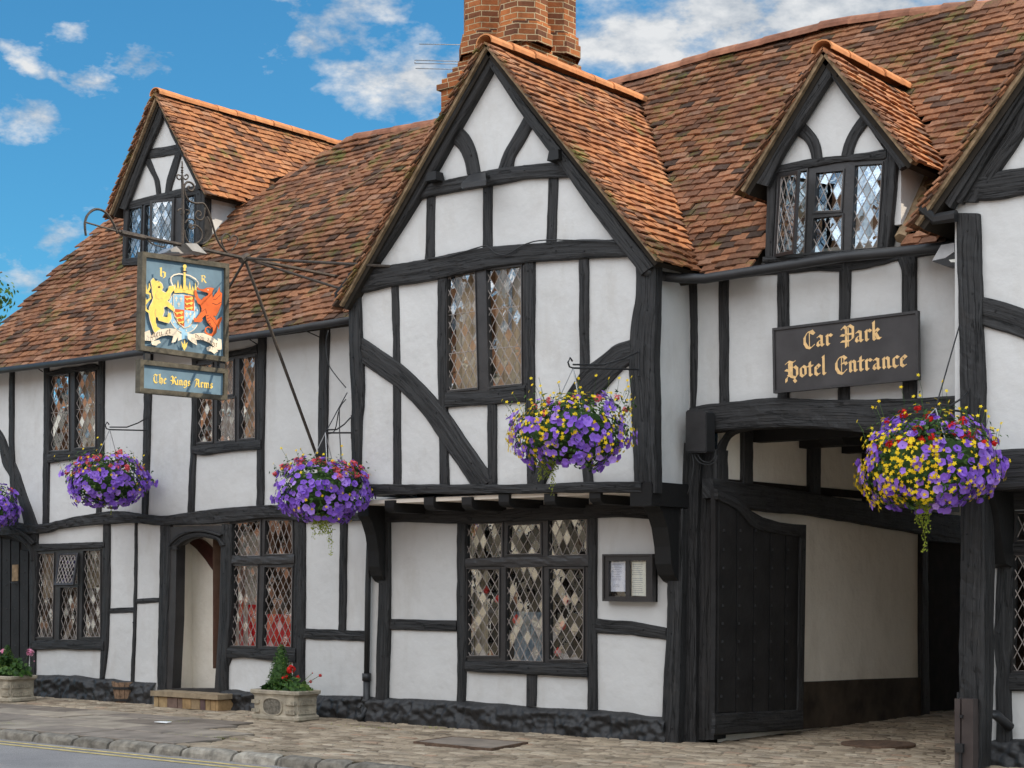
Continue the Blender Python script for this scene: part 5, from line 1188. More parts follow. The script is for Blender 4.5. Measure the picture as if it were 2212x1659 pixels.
# dragon
drag = [(700, 430), (705, 458), (760, 480), (800, 488), (820, 500), (812, 520), (770, 540), (745, 570), (715, 545), (700, 500), (690, 462), (672, 470), (672, 510), (690, 560), (705, 600), (735, 622), (748, 660), (745, 690), (715, 730), (690, 765), (668, 755), (670, 800), (700, 800), (740, 802), (760, 778), (752, 760), (790, 725), (800, 790), (850, 855), (905, 880), (905, 800), (890, 755), (868, 735), (900, 735), (925, 690), (955, 610), (962, 500), (940, 480), (935, 428), (915, 480), (880, 520), (865, 550), (858, 500), (862, 470), (880, 448), (850, 438), (800, 440), (770, 455), (730, 452)]
paint([(x + (4 if x > 800 else -4), y) for x, y in drag], 'signink', name='dragon_outline'); paint(drag, 'signorange', name='red_dragon')
pstroke([(815, 760), (850, 800), (885, 850), (885, 905), (855, 940), (810, 930), (785, 900), (790, 865), (820, 850), (845, 870)], [55, 55, 50, 44, 36, 26, 22, 18, 14, 10], 'signink', 'dragon_tail'); pstroke([(815, 760), (850, 800), (885, 850), (885, 905), (855, 940), (810, 930), (785, 900), (790, 865), (820, 850), (845, 870)], [46, 46, 42, 36, 28, 20, 16, 12, 9, 6], 'signorange', 'dragon_tail')
paint([(905, 830), (890, 790), (960, 742), (962, 770), (935, 830), (930, 880)], 'signorange', name='dragon_tail')
pstroke([(870, 560), (900, 560), (950, 510)], 5, 'signink'); pstroke([(860, 600), (905, 620), (955, 590)], 5, 'signink'); pstroke([(750, 690), (790, 660), (800, 710)], 5, 'signink')
for k in range(4): pstroke([(795 + k * 9, 735 + k * 28), (822 + k * 8, 728 + k * 28)], 5, 'signink')
paint(ell(815, 462, 8, 7, 6), 'signcream')
# scrolls
paint([(148, 905), (200, 885), (215, 945), (300, 880), (400, 865), (470, 872), (520, 915), (470, 1010), (430, 1020), (450, 950), (400, 938), (320, 950), (240, 1000), (150, 995)], 'signcream', name='motto_scroll')
paint([(215, 1005), (300, 990), (318, 1020), (290, 1030), (270, 1050), (225, 1040)], 'signcream', name='motto_scroll')
paint([(600, 915), (650, 930), (680, 920), (760, 915), (850, 950), (920, 1005), (915, 970), (955, 985), (962, 1090), (920, 1095), (830, 1020), (760, 990), (690, 985), (700, 1045), (640, 1010), (600, 975)], 'signcream', name='motto_scroll')
paint([(500, 915), (535, 925), (535, 985), (500, 1000)], 'signcream', name='motto_scroll'); paint([(800, 1070), (835, 1052), (905, 1075), (920, 1110), (880, 1135), (845, 1110), (805, 1105)], 'signcream', name='motto_scroll')
paint([(530, 1000), (560, 1040), (565, 980), (578, 1035), (600, 1010), (590, 1060), (565, 1102), (545, 1060)], 'goldbright', name='tassel')
qm = PQ([(205, 900), (430, 855), (430, 935), (205, 990)], ('X', SX[1] + .06), 'S'); lettering('motto_lettering', 'dieu et', qm, .02, .98, .82, .14, nX, 'signink', pp, nib=.6)
qm = PQ([(675, 905), (925, 1020), (910, 1085), (670, 985)], ('X', SX[1] + .06), 'S'); lettering('motto_lettering', 'mon droit', qm, .02, .98, .75, .14, nX, 'signink', pp, nib=.6)
for c_, b_ in (('h', [(305, 235), (390, 250), (390, 345), (305, 330)]), ('R', [(735, 305), (800, 318), (800, 402), (735, 390)])):
    lettering('gold_initial', c_, PQ(b_, ('X', SX[1] + .06), 'S'), 0, 1, .92, .17, nX, 'goldbright', pp, nib=.8)
# wrought iron
def iron(name, paths, r, T='W', pl=SX, m_='iron', parent=None, close=False):
    g = G()
    for p_ in paths:
        pts = PQ(p_, pl, T); out = []
        for i in range(len(pts) - 1):      # catmull-rom
            p0 = pts[max(0, i - 1)]; p1 = pts[i]; p2 = pts[i + 1]; p3 = pts[min(len(pts) - 1, i + 2)]
            for k in range(4 if len(pts) > 2 else 1):
                f = k / 4; out.append(.5 * ((2 * p1) + (p2 - p0) * f + (2 * p0 - 5 * p1 + 4 * p2 - p3) * f * f + (-p0 + 3 * p1 - 3 * p2 + p3) * f ** 3))
        out.append(pts[-1]); g.tube(out, r, 6)
    return build(name, g, M[m_], parent or ps, smooth=True)
g = G(); a = P(70, 548, SX, 'W'); g.tube([a, P(330, 622, SX, 'W')], .010); g.tube([P(330, 622, SX, 'W'), J], .019, 8); g.tube([J, Vector((-13.7, 13.9, J.z))], .019, 8)
build('bracket_bar', g, M['iron'], ps)
g = G(); g.tube([P(350, 630, SX, 'W'), P(540, 672, SX, 'W')], .03, 8); g.tube([J - Vector((0, .05, .03)), J + Vector((0, .05, .03))], .04, 8); build('bracket_collar', g, M['iron'], ps)
iron('hook', [[(72, 655), (65, 600), (65, 545), (85, 490), (130, 450), (180, 445), (230, 470), (270, 520), (300, 575), (325, 640)]], .013)
iron('finial', [[(842, 735), (845, 560), (845, 300), (841, 170)]], .016); iron('finial', [[(841, 175), (842, 130), (841, 60)]], .008)
g = G()
for y in (110, 135, 150): p = P(841, y, SX, 'W'); g.tube([p - Vector((0, 0, .015)), p, p + Vector((0, 0, .015))], [.004, .016, .004], 8)
build('finial', g, M['iron'], ps)
iron('scroll', [[(843, 185), (820, 207), (800, 192), (806, 168), (826, 174)], [(843, 185), (868, 207), (890, 187), (880, 166), (862, 178)]], .008)
iron('scroll', [[(900, 262), (885, 270), (893, 290), (920, 295), (937, 265), (915, 233), (880, 228), (858, 262), (864, 320), (890, 370), (945, 396), (1005, 396), (1035, 430), (1062, 490), (1085, 570), (1112, 660), (1150, 735), (1200, 790)]], .012)
iron('scroll', [[(975, 500), (990, 490), (985, 465), (960, 460), (945, 490), (960, 520), (992, 530), (1016, 500), (1022, 430)], [(915, 562), (897, 572), (905, 597), (935, 596), (946, 562), (930, 530), (890, 524), (862, 560)]], .009)
iron('scroll', [[(900, 590), (940, 570), (985, 600), (1002, 650), (980, 700), (920, 722), (872, 682), (858, 610)], [(1040, 500), (1070, 570), (1076, 650), (1040, 702), (1000, 722)]], .010)
iron('scroll', [[(1200, 682), (1216, 690), (1226, 664), (1200, 640), (1170, 652), (1158, 705), (1180, 760)], [(1222, 684), (1250, 655), (1280, 666), (1286, 702), (1262, 742), (1235, 770)], [(830, 480), (850, 490), (856, 460), (830, 440), (802, 458)], [(875, 486), (896, 480), (895, 456), (868, 448)], [(560, 680), (600, 720), (680, 745), (700, 740)]], .008)
g = G(); g.tube([J, Vector((-13.72, 13.46, 2.9))], .018, 8); build('strut', g, M['iron'], ps)
g = G(); g.tube([J, Vector((-11.98, 12.80, 4.78))], .016, 8); g.tube([J, Vector((-12.62, 12.78, 4.60))], .014, 8); g.tube([J + Vector((0, 0, -.03)), P(455, 690, ('Y', 13.3))], .014, 8); build('stay_bar', g, M['iron'], ps)
g = G(); g.tube([J, P(935, 300, ('Y', 12.72))], .005, 6); build('stay_wire', g, M['mortar'], ps)
for dx, pts_ in ((.10, ((868, 715), (960, 718), (1040, 800), (925, 775))), (-.12, ((700, 792), (780, 745), (860, 728), (940, 800)))):
    q4 = PQ(pts_, ('X', SX[1] + dx), 'W'); g = prism(q4, [], nX, .16); build('sign_lamp', g, M['steel'], ps)

# ================================================================== MENU CASE, BOXES, LAMPS
MP = ('Y', 13.26)
q = PQ([(1692, 292), (2012, 290), (2012, 598), (1692, 592)], MP, 'M3')
mc = thing('menu_case', 'black glazed menu case with two printed sheets, right of the ground floor window', 'menu case', q[3])
inL = PQ([(1728, 336), (1838, 334), (1838, 562), (1728, 562)], MP, 'M3'); inR = PQ([(1862, 334), (1968, 332), (1968, 562), (1862, 562)], MP, 'M3')
build('case_frame', prism(q, [inL, inR], nY, .08), M['blackpaint'], mc); frame('case_moulding', q, nY, .02, .012, 'blackpaint', mc, .0)
build('back_board', prism([p - nY * .05 for p in q], [], nY, .02), M['dark'], mc)
for i, (pts_, m_) in enumerate((([(1730, 341), (1835, 339), (1835, 532), (1730, 530)], 'paper'), ([(1867, 341), (1966, 339), (1967, 560), (1868, 556)], 'paperc'))):
    pq = PQ(pts_, ('Y', 13.30), 'M3'); sh_ = build('menu_sheet', prism(pq, [], nY, .003), M[m_], mc); g = G()
    for k in range(15):
        t = .08 + k * .058; w_ = random.uniform(.18, .34) if i == 0 else random.uniform(.3, .42)
        if random.random() < .1: continue
        vs = [bil(pq, a, b) + nY * .002 for a, b in ((.5 - w_, t), (.5 + w_ * random.uniform(.5, 1), t), (.5 + w_ * .9, t + .012), (.5 - w_, t + .012))]; g.add(vs, [(0, 1, 2, 3)])
    build('printed_lines', g, M['ink'], sh_)
build('case_glass', prism([p - nY * .012 for p in q], [], nY, .002), M['case_glass'], mc)
q = PQ([(50, 1012), (62, 1000), (170, 1003), (182, 1014), (184, 1262), (172, 1272), (60, 1270), (48, 1258)], ('Y', 13.26), 'R2')
jb = thing('junction_box', 'black utility box with trailing cables on the post left of the carriage arch', 'box', q[6])
build('box_housing', prism(q, [], nY, .14), M['ironblack'], jb); build('box_lid', prism([p + (p - sum(q, Vector()) / 8) * -.06 + nY * .008 for p in q], [], nY, .01), M['blackpaint'], jb)
iron('cable', [[(100, 1275), (130, 1330), (190, 1350), (240, 1330), (250, 1290)], [(120, 1275), (150, 1320), (200, 1335), (235, 1300)], [(90, 1275), (100, 1360), (85, 1450), (60, 1540)]], .006, 'R2', ('Y', 13.3), 'ironblack', jb)
fl = thing('wall_floodlight', 'grey wedge shaped floodlight under the eaves beside the right-hand corner post', 'floodlight', P(430, 860, ('Y', 13.2), 'Q'))
build('lamp_hood', prism(PQ([(345, 825), (410, 712), (505, 695), (505, 760), (440, 805)], ('Y', 13.1), 'Q'), [], nY, .14), M['steel'], fl)
build('lamp_body', prism(PQ([(345, 828), (440, 808), (515, 762), (520, 855), (435, 862)], ('Y', 13.1), 'Q'), [], nY, .15), M['ironblack'], fl)
build('lamp_lens', prism(PQ([(465, 818), (515, 812), (518, 835), (480, 835)], ('Y', 13.09), 'Q'), [], nY, .02), M['lens'], fl)
gl = thing('gable_lamp', 'flat grey floodlight on the collar beam of the central gable', 'floodlight', P(860, 1150, ('Y', 12.6), 'M1'))
p0 = P(865, 1150, ('Y', 12.55), 'M1'); g = G()
a1, a2 = P(785, 1172, ('Y', 12.45), 'M1'), P(945, 1150, ('Y', 12.5), 'M1'); b1, b2 = P(850, 1112, ('Y', 12.7), 'M1'), P(940, 1102, ('Y', 12.75), 'M1')
g.add([a1, a2, b2, b1, a1 - Vector((0, 0, .05)), a2 - Vector((0, 0, .05)), b2 - Vector((0, 0, .07)), b1 - Vector((0, 0, .07))], [(0, 1, 2, 3), (7, 6, 5, 4), (0, 4, 5, 1), (1, 5, 6, 2), (2, 6, 7, 3), (3, 7, 4, 0)]); build('lamp_hood', g, M['ironblack'], gl)
g = G(); g.add([p - Vector((0, 0, .056)) + (p0 - p) * .1 for p in (a1, a2)] + [p - Vector((0, 0, .075)) + (p0 - p) * .1 for p in (b2, b1)], [(3, 2, 1, 0)]); build('lamp_lens', g, M['lens'], gl)
g = G(); g.tube([b2 - Vector((0, 0, .03)), b2 + Vector((.02, .12, -.06))], .02); build('lamp_arm', g, M['ironblack'], gl)
# cable along the tie beam
iron('cable', [[(560, 1655), (700, 1640), (920, 1575), (960, 1580), (1010, 1620), (1080, 1625), (1200, 1560), (1330, 1535), (1600, 1540), (1780, 1550), (1850, 1600)]], .006, 'M1', ('Y', 12.77), 'ironblack', INN)
iron('cable', [[(2100, 0), (2085, 80), (2100, 210), (2150, 290), (2212, 365)], [(2080, 660), (2140, 640), (2170, 500), (2212, 440)], [(2170, 500), (2172, 650), (2182, 830)]], .006, 'L2', ('Y', 12.9), 'ironblack', INN)
# tv aerial
AP = ('Y', 16.3); tv = thing('tv_aerial', 'thin metal television aerial rods poking out left of the chimney', 'aerial', P(800, 440, AP, 'M1'))
iron('aerial_rod', [[(520, 282), (900, 288)]], .006, 'M1', AP, 'steel', tv); iron('aerial_rod', [[(490, 385), (900, 395)]], .006, 'M1', AP, 'steel', tv); iron('aerial_rod', [[(490, 406), (900, 410)]], .006, 'M1', AP, 'steel', tv); iron('aerial_rod', [[(495, 437), (900, 447)]], .006, 'M1', AP, 'steel', tv); iron('aerial_rod', [[(490, 385), (490, 406)]], .006, 'M1', AP, 'steel', tv)
g = G(); p = P(900, 447, AP, 'M1'); g.tube([p - Vector((0, 0, .8)), P(900, 270, AP, 'M1')], .015); build('mast', g, M['steel'], tv)
# guard post at the arch
p0 = P(1765, 1662, ('Z', 0), 'R3'); gx0 = P(1768, 1400, ('Y', 12.78), 'R3').x; gx1 = P(1884, 1400, ('Y', 12.78), 'R3').x; gz1 = P(1830, 1218, ('Y', 12.78), 'R3').z
gp = thing('guard_post', 'waist-high dark brown timber guard post with iron latch at the foot of the arch post', 'post', ((gx0 + gx1) / 2, 12.85, 0))
xm = gx0 + (gx1 - gx0) * .34
g = G(); g.box(((gx0 + xm) / 2 - .003, 12.86, gz1 / 2), ((xm - gx0) / 2 - .003, .08, gz1 / 2)); g.box(((gx1 + xm) / 2 + .003, 12.86, gz1 / 2), ((gx1 - xm) / 2 - .002, .075, gz1 / 2)); build('post_boards', g, M['darkwood'], gp)
g = G(); zl = P(1805, 1530, ('Y', 12.78), 'R3').z; g.box((xm, 12.765, zl), (.03, .018, .035)); g.box((xm, 12.775, zl - .12), (.012, .01, .1)); build('latch', g, M['ironblack'], gp)
g = G(); g.tube([(gx0 + .02, 12.8, gz1 + .05), (gx0 + .02, 12.8, gz1 - .02)], .01); g.box((gx0 + .06, 12.775, gz1 - .14), (.012, .01, .012)); build('bolt', g, M['ironblack'], gp)
# ground ironwork and litter
def zpoly(pts, T, z0, h): 
    top = [P(x, y, ('Z', z0), T) for x, y in pts]; return prism(top, [], Vector((0, 0, 1)), h)
mh = thing('manhole_cover', 'square paved manhole cover with rusty iron rim in the setts below the bay window', 'manhole cover', P(850, 1490, ('Z', .02), 'M3'))
pts_ = [(480, 1488), (720, 1455), (1215, 1492), (975, 1535)]; c_ = [(x * .94 + 847 * .06, y * .94 + 1492 * .06) for x, y in pts_]
top = [P(x, y, ('Z', .022), 'M3') for x, y in pts_]; inn_ = [P(x, y, ('Z', .022), 'M3') for x, y in c_]
build('iron_rim', prism(top, [inn_], Vector((0, 0, 1)), .03), M['rust'], mh); build('cover_slab', prism([p - Vector((0, 0, .003)) for p in inn_], [], Vector((0, 0, 1)), .03), M['slab'], mh)
g = G(); c0 = P(1280, 1515, ('Z', .0), 'R3'); g.lathe([(.34, 0), (.34, .022), (.30, .026), (.28, .020), (0.01, .020)], (c0.x, c0.y, 0), 28, cap=False)
tag(build('drain_cover', g, M['rust'], loc=None), 'round flat iron drain cover in the setts inside the carriage arch', 'drain cover')
pl_ = P(1040, 1368, ('Z', .018), 'L3'); g = G(); g.add([(pl_.x - .10, pl_.y - .03, .018), (pl_.x + .10, pl_.y - .035, .018), (pl_.x + .11, pl_.y + .03, .026), (pl_.x - .08, pl_.y + .035, .02)], [(0, 1, 2, 3)]); prismed = G(); prismed.add([(v[0], v[1], v[2]) for v in g.v] + [(v[0], v[1], v[2] + .006) for v in g.v], [(3, 2, 1, 0), (4, 5, 6, 7), (0, 1, 5, 4), (1, 2, 6, 5), (2, 3, 7, 6), (3, 0, 4, 7)])
tag(build('paper_scrap', prismed, M['whitecloth']), 'small scrap of white paper dropped on the grey slabs', 'litter')
# ================================================================== FLOWERS
def basis(n):
    n = n.normalized(); u = n.cross(Vector((.13, .97, .2))).normalized(); return u, n.cross(u), n
def petunia(g, c, n, r):
    u, v, n = basis(n); a0 = random.uniform(0, 6.28); vs = [c - n * r * .25]
    for k in range(10):
        a = a0 + k * math.pi / 5; rr = r * (1 if k % 2 == 0 else .84) * random.uniform(.93, 1.05); vs.append(c + u * math.cos(a) * rr + v * math.sin(a) * rr + n * (r * random.uniform(-.08, .14)))
    g.add(vs, [(0, k + 1, (k + 1) % 10 + 1) for k in range(10)])
def star(g, c, n, r, k5=5):
    u, v, n = basis(n); a0 = random.uniform(0, 6.28); vs = [c]
    for k in range(2 * k5):
        a = a0 + k * math.pi / k5; rr = r * (1 if k % 2 == 0 else .5); vs.append(c + u * math.cos(a) * rr + v * math.sin(a) * rr + n * r * .12 * (k % 2 - .5))
    g.add(vs, [(0, k + 1, (k + 1) % (2 * k5) + 1) for k in range(2 * k5)])
def pompom(g, c, r, nn=16):
    for k in range(nn):
        d = Vector((random.gauss(0, 1), random.gauss(0, 1), random.gauss(0, 1))).normalized(); star(g, c + d * r * random.uniform(.6, 1), d + Vector((0, 0, .3)), r * .5)
def leaf(g, c, n, l, w):
    u, v, n = basis(n); a = random.uniform(0, 6.28); d = u * math.cos(a) + v * math.sin(a); s = n.cross(d)
    g.add([c, c + d * l * .5 + s * w - n * l * .06, c + d * l - n * l * .25, c + d * l * .5 - s * w - n * l * .06, c + d * l * .5 + n * l * .08], [(0, 1, 4), (1, 2, 4), (2, 3, 4), (3, 0, 4)])
def rleaf(g, c, n, r):
    u, v, n = basis(n); a0 = random.uniform(0, 6.28); vs = [c - n * r * .2]
    for k in range(9):
        a = a0 + k * 5.9 / 8; vs.append(c + (u * math.cos(a) + v * math.sin(a)) * r * (1 if k % 2 else .9) + n * r * random.uniform(-.1, .15))
    g.add(vs, [(0, k + 1, k + 2) for k in range(8)])
def stuff(name, g, m_, t):
    o = build(name, g, M[m_], t); o['kind'] = 'stuff'; return o
def basket(c, rx, rz, seed, label, yel, red, redm, hook, chains, trail, pur=640, wisps=0, ysmall=None):
    random.seed(seed); c = Vector(c); t = thing('hanging_basket', label, 'hanging basket', c, 'hanging flower baskets along the inn front')
    core = G(); core.lathe([(rx * .05, -rz * .62), (rx * .42, -rz * .52), (rx * .62, -rz * .3), (rx * .68, 0), (rx * .6, rz * .35), (rx * .4, rz * .52), (rx * .05, rz * .6)], c, 20)
    for i, v in enumerate(core.v): p = Vector(v); d = (p - c); k = 1 + .16 * nv(p * 1.0 + Vector((seed, 0, 0)), 5); core.v[i] = tuple(c + d * k)
    build('leafy_core', core, M['leaf'], t)
    g = G(); g.lathe([(.02, -.22), (.12, -.2), (.2, -.1), (.22, .02)], c + Vector((0, 0, -rz * .1)), 16); build('moss_liner', g, M['moss_basket'], t)
    gp_, gy, gr, gl_, ge = G(), G(), G(), G(), G()
    def surf(zlo, zhi, k=1.0):
        z = random.uniform(zlo, zhi); a = random.uniform(0, 2 * math.pi); cz = math.sqrt(max(0, 1 - z * z)); d = Vector((math.cos(a) * cz, math.sin(a) * cz, z))
        lump = 1 + .30 * nv(d * 1.0 + Vector((seed, 3, 0)), 1.9) + .14 * nv(d + Vector((0, seed, 0)), 6)
        zz = rz * d.z * (1.0 if d.z > 0 else .92); prof = 1 if d.z > -.3 else 1
        p = c + Vector((d.x * rx, d.y * rx, zz)) * lump * k; n = Vector((d.x, d.y, d.z * .8 + .15)) + Vector((random.gauss(0, .28), random.gauss(0, .28), random.gauss(0, .22)))
        return p, n, d
    for i in range(pur):
        p, n, d = surf(-.93, .92); r = random.uniform(.028, .044)
        top = d.z > .35
        if top and random.random() < .55: continue
        if ysmall and ysmall(d) and random.random() < .62: continue
        petunia(gp_, p + n.normalized() * random.uniform(0, .03), n, r)
        if random.random() < .8: q = p + n.normalized() * .012; star(ge, q, n, r * .22, 3)
    for i in range(yel):
        p, n, d = surf(-.8, 1.0, 1.04)
        if ysmall and not ysmall(d) and random.random() < .78: continue
        star(gy, p + n.normalized() * .02, n, random.uniform(.016, .025))
    for i in range(red):
        p, n, d = surf(.25, .98, 1.0); gr = G(); pompom(gr, p + Vector((0, 0, .01)), random.uniform(.026, .042), 16); build('geranium_head', gr, M[redm], t)
    for i in range(1500):
        p, n, d = surf(-.95, 1.0, random.uniform(.80, 1.03)); leaf(gl_, p, n, random.uniform(.03, .07), random.uniform(.008, .018))
    for i in range(170):
        p, n, d = surf(.45, 1.0, random.uniform(.95, 1.22)); leaf(gl_, p, n, random.uniform(.03, .06), .012)
    for i in range(wisps):
        p, n, d = surf(.15, 1.0, 1.0); L_ = random.uniform(.06, .2); q = p + (n.normalized() * .6 + Vector((0, 0, .8))) * L_; gl_.tube([p, (p + q) / 2 + Vector((.01, .01, 0)), q], .0018, 3); star(gy, q, Vector((random.gauss(0, 1), -1, .6)), .018)
        if random.random() < .6: leaf(gl_, (p + q) / 2, n, .03, .008)
    stuff('violet_petunias', gp_, 'purple', t); stuff('flower_throats', ge, 'petaleye', t)
    if gy.v: stuff('yellow_bidens', gy, 'yellowp', t)
    stuff('leaves', gl_, 'leaf', t)
    if trail:
        gt = G()
        for (dx, dy, L_) in trail:
            for s_ in range(7):
                x0 = c.x + dx + random.gauss(0, .035); y0 = c.y + dy + random.gauss(0, .03); z0 = c.z - rz * .7; l2 = L_ * (1 if s_ == 0 else random.uniform(.3, .65)); q = Vector((x0, y0, z0))
                pts = [q + Vector((.012 * math.sin(k * 1.3 + s_), 0, -l2 * k / 8)) for k in range(9)]; gt.tube(pts, .002, 3)
                for k in range(int(l2 * 110)):
                    f = random.random(); leaf(gt, q + Vector((random.gauss(0, .012), random.gauss(0, .012), -l2 * f)), Vector((random.gauss(0, 1), -1, .3)), random.uniform(.014, .03), .007)
        stuff('trailing_stems', gt, 'leafyellow', t)
    if chains:
        g = G()
        for a in (90, 210, 330): g.tube([hook, c + Vector((math.cos(R(a)) * .2, math.sin(R(a)) * .2, rz * .45))], .0045, 5)
        build('chains', g, M['steel'], t)
    return t
def hook_bracket(label, base, tip, drop=.0, extra=None, scrolly=True):
    base, tip = Vector(base), Vector(tip); t = thing('basket_bracket', label, 'bracket', base, 'wrought iron basket brackets')
    g = G(); g.tube([base, tip], .009); build('bracket_arm', g, M['ironblack'], t)
    g = G(); mid = base.lerp(tip, .55); g.tube([base + Vector((0, 0, .16)), base.lerp(tip, .25) + Vector((0, 0, .09)), mid + Vector((0, 0, .035)), tip + Vector((0, 0, .03))], .008)
    d = (tip - base).normalized(); o_ = tip + d * .02
    if scrolly: g.tube([tip, o_ + d * .03 + Vector((0, 0, .01)), o_ + d * .05 + Vector((0, 0, .05)), o_ + d * .02 + Vector((0, 0, .09)), o_ - d * .01 + Vector((0, 0, .06))], .008)
    build('scroll', g, M['ironblack'], t); g = G(); g.tube([base + Vector((0, .02, .19)), base + Vector((0, .02, -.06))], .012); build('wall_plate', g, M['ironblack'], t)
    if extra: g = G(); [g.tube(e, .006, 5) for e in extra]; build('chain', g, M['ironblack'], t)
    return t
def PC(px, py, Y): return P(px, py, ('Y', Y))
c = PC(232, 1040, 12.85); hk = PC(237, 928, 12.85)
hook_bracket('slim scrolled bracket left of the post, between the name board and the lower lounge window', PC(318, 930, 13.45), hk)
basket(c, .475, .315, 11, 'violet petunia basket topped with coral geraniums, below the far-left upper window', 70, 48, 'pinkp', hk, True, [(.02, 0, .18)], wisps=14)
c = PC(-38, 1100, 12.9)
basket(c, .45, .31, 12, 'basket of violet petunias cut off by the left edge, near the plank door', 10, 3, 'pinkp', c + Vector((0, 0, .6)), True, [], wisps=4)
c = PC(697, 1062, 12.42); hk = PC(703, 935, 12.45)
hook_bracket('short straight basket arm on the left corner post of the jettied bay', PC(757, 935, 12.84), hk, extra=[[PC(750, 848, 12.8), hk]], scrolly=False)
basket(c, .485, .345, 13, 'violet petunia basket with pink geraniums, at the left corner of the jettied bay', 45, 40, 'pinkp', hk, True, [(.08, -.1, .42), (.16, -.1, .36), (.0, -.12, .25)], wisps=16)
c = PC(1237, 938, 11.85); hk = PC(1238, 795, 11.85)
hook_bracket('long scrolled bracket on the right corner post of the central bay', PC(1378, 798, 12.78), hk)
basket(c, .51, .325, 14, 'violet and yellow flower basket in front of the brace right of the gable window', 620, 12, 'pinkp', hk, True, [(-.25, -.05, .30), (-.22, -.05, .16)], wisps=60, ysmall=lambda d: nv(d, 2.5) > .05 or (d.x * .777 + d.y * .629 < -.35 and d.z > -.6))
c = PC(2010, 1005, 12.3); hk = PC(2021, 882, 12.32)
hook_bracket('flat iron basket arm with a stay chain on the right-hand arch post', PC(2090, 890, 12.86), hk, extra=[[PC(2072, 705, 12.86), hk]], scrolly=False)
basket(c, .53, .375, 15, 'large violet, yellow and scarlet flower basket in front of the carriage arch', 1500, 30, 'redp', hk, True, [(-.02, -.1, .42), (.0, -.1, .2)], pur=760, wisps=40, ysmall=lambda d: d.x * .777 + d.y * .629 < -.22 + .35 * nv(d, 3) and d.z < .5)

# ================================================================== PLANTERS AND TUB
random.seed(21)
def planter(c, L_, W_, h, rz, label):
    t = thing('stone_planter', label, 'planter', c, 'cast stone planters on the pavement'); t.rotation_euler = (0, 0, rz)
    g = G(); w, d = L_ / 2, W_ / 2
    def ring(k, z, ch=.03): return [(-w * k + ch, -d * k, z), (w * k - ch, -d * k, z), (w * k, -d * k + ch, z), (w * k, d * k - ch, z), (w * k - ch, d * k, z), (-w * k + ch, d * k, z), (-w * k, d * k - ch, z), (-w * k, -d * k + ch, z)]
    prof = [(.96, 0), (1.0, .015), (1.0, .045), (.94, .06), (.92, .075), (.93, h * .78), (.97, h * .84), (1.04, h * .88), (1.05, h * .97), (1.03, h), (.90, h), (.89, h - .04)]
    vs = [p for k, z in prof for p in ring(k, z)]; fs = [(i * 8 + k, i * 8 + (k + 1) % 8, (i + 1) * 8 + (k + 1) % 8, (i + 1) * 8 + k) for i in range(len(prof) - 1) for k in range(8)]
    g.add(vs, fs); build('trough', g, M['stone'], t, loc=(0, 0, 0))
    g = G(); g.add(ring(.9, h - .03), [tuple(range(8))]); build('soil', g, M['soil'], t, loc=(0, 0, 0))
    # relief: oval medallion and ribbed corner swags
    def wrap(name, outline, y, dep, m_):
        n = Vector((0, -1, 0)); build(name, prism([Vector((x, y, z)) for x, z in outline], [], n, dep), M[m_], t, loc=(0, 0, 0))
    yf = -d * .93
    ov = [(-.02 + .165 * (1 - .05 * math.cos(4 * a)) * math.cos(a), h * .46 + .105 * (1 - .05 * math.cos(4 * a)) * math.sin(a)) for a in [2 * math.pi * k / 32 for k in range(32)]]
    inn_ = [(-.02 + (x + .02) * .9, h * .46 + (z - h * .46) * .88) for x, z in ov]
    build('medallion_rim', prism([Vector((x, yf - .012, z)) for x, z in ov], [[Vector((x, yf - .012, z)) for x, z in inn_]], Vector((0, -1, 0)), .02), M['stone'], t, loc=(0, 0, 0))
    wrap('medallion_field', inn_, yf - .003, .01, 'stonedark')
    for zc in (h * .30, h * .60):
        for (x0, x1, fy) in ((w * .50, w * .92, True), (-w * .93, -w * .60, True)):
            g = G(); n_ = int((x1 - x0) / .022)
            for k in range(n_):
                x = x0 + (x1 - x0) * (k + .5) / n_; s_ = .022 * (1 - .3 * abs(k / n_ - .5)); g.box((x, yf - .006, zc), (.0085, .016, s_), 0, tap=.8)
            build('carved_swag', g, M['stone'], t, loc=(0, 0, 0))
        n_ = 10; g = G()
        for k in range(n_):
            y = -d * .75 + d * 1.3 * (k + .5) / n_; g.box((w * .935, y, zc), (.014, .010, .022), 0, tap=.8)
        build('carved_swag', g, M['stone'], t, loc=(0, 0, 0))
    return t
def geranium(c, rx, ry, label, heads, hm, cat='plant', seed=1, zs=.2):
    random.seed(seed); t = thing('geranium_plant', label, cat, c); g = G(); c = Vector(c)
    for k in range(240):
        a = random.uniform(0, 6.28); r = math.sqrt(random.random()); z = zs * (1 - r * r * .8) * random.uniform(.35, 1.0); d = Vector((math.cos(a) * r * rx, math.sin(a) * r * ry, z))
        rleaf(g, c + d, Vector((d.x * 2, d.y * 2, .5)) + Vector((random.gauss(0, .3),) * 3), random.uniform(.025, .042))
        if k % 4 == 0: g.tube([c + Vector((d.x * .4, d.y * .4, -.03)), c + d], .003, 3)
    stuff('leaves', g, 'leaf', t)
    gs, gh = G(), G()
    for (p, r) in heads:
        gh = G()
        p = Vector(p); b0 = c + (p - c) * Vector((1, 1, 1)).length * .25; b0.z = c.z + .03; gs.tube([b0, (b0 + p) / 2 + Vector((.01, 0, .02)), p], .003, 4)
        pompom(gh, p, r, 26); build('flower_head', gh, M[hm], t)
    build('stems', gs, M['leaf'], t); return t
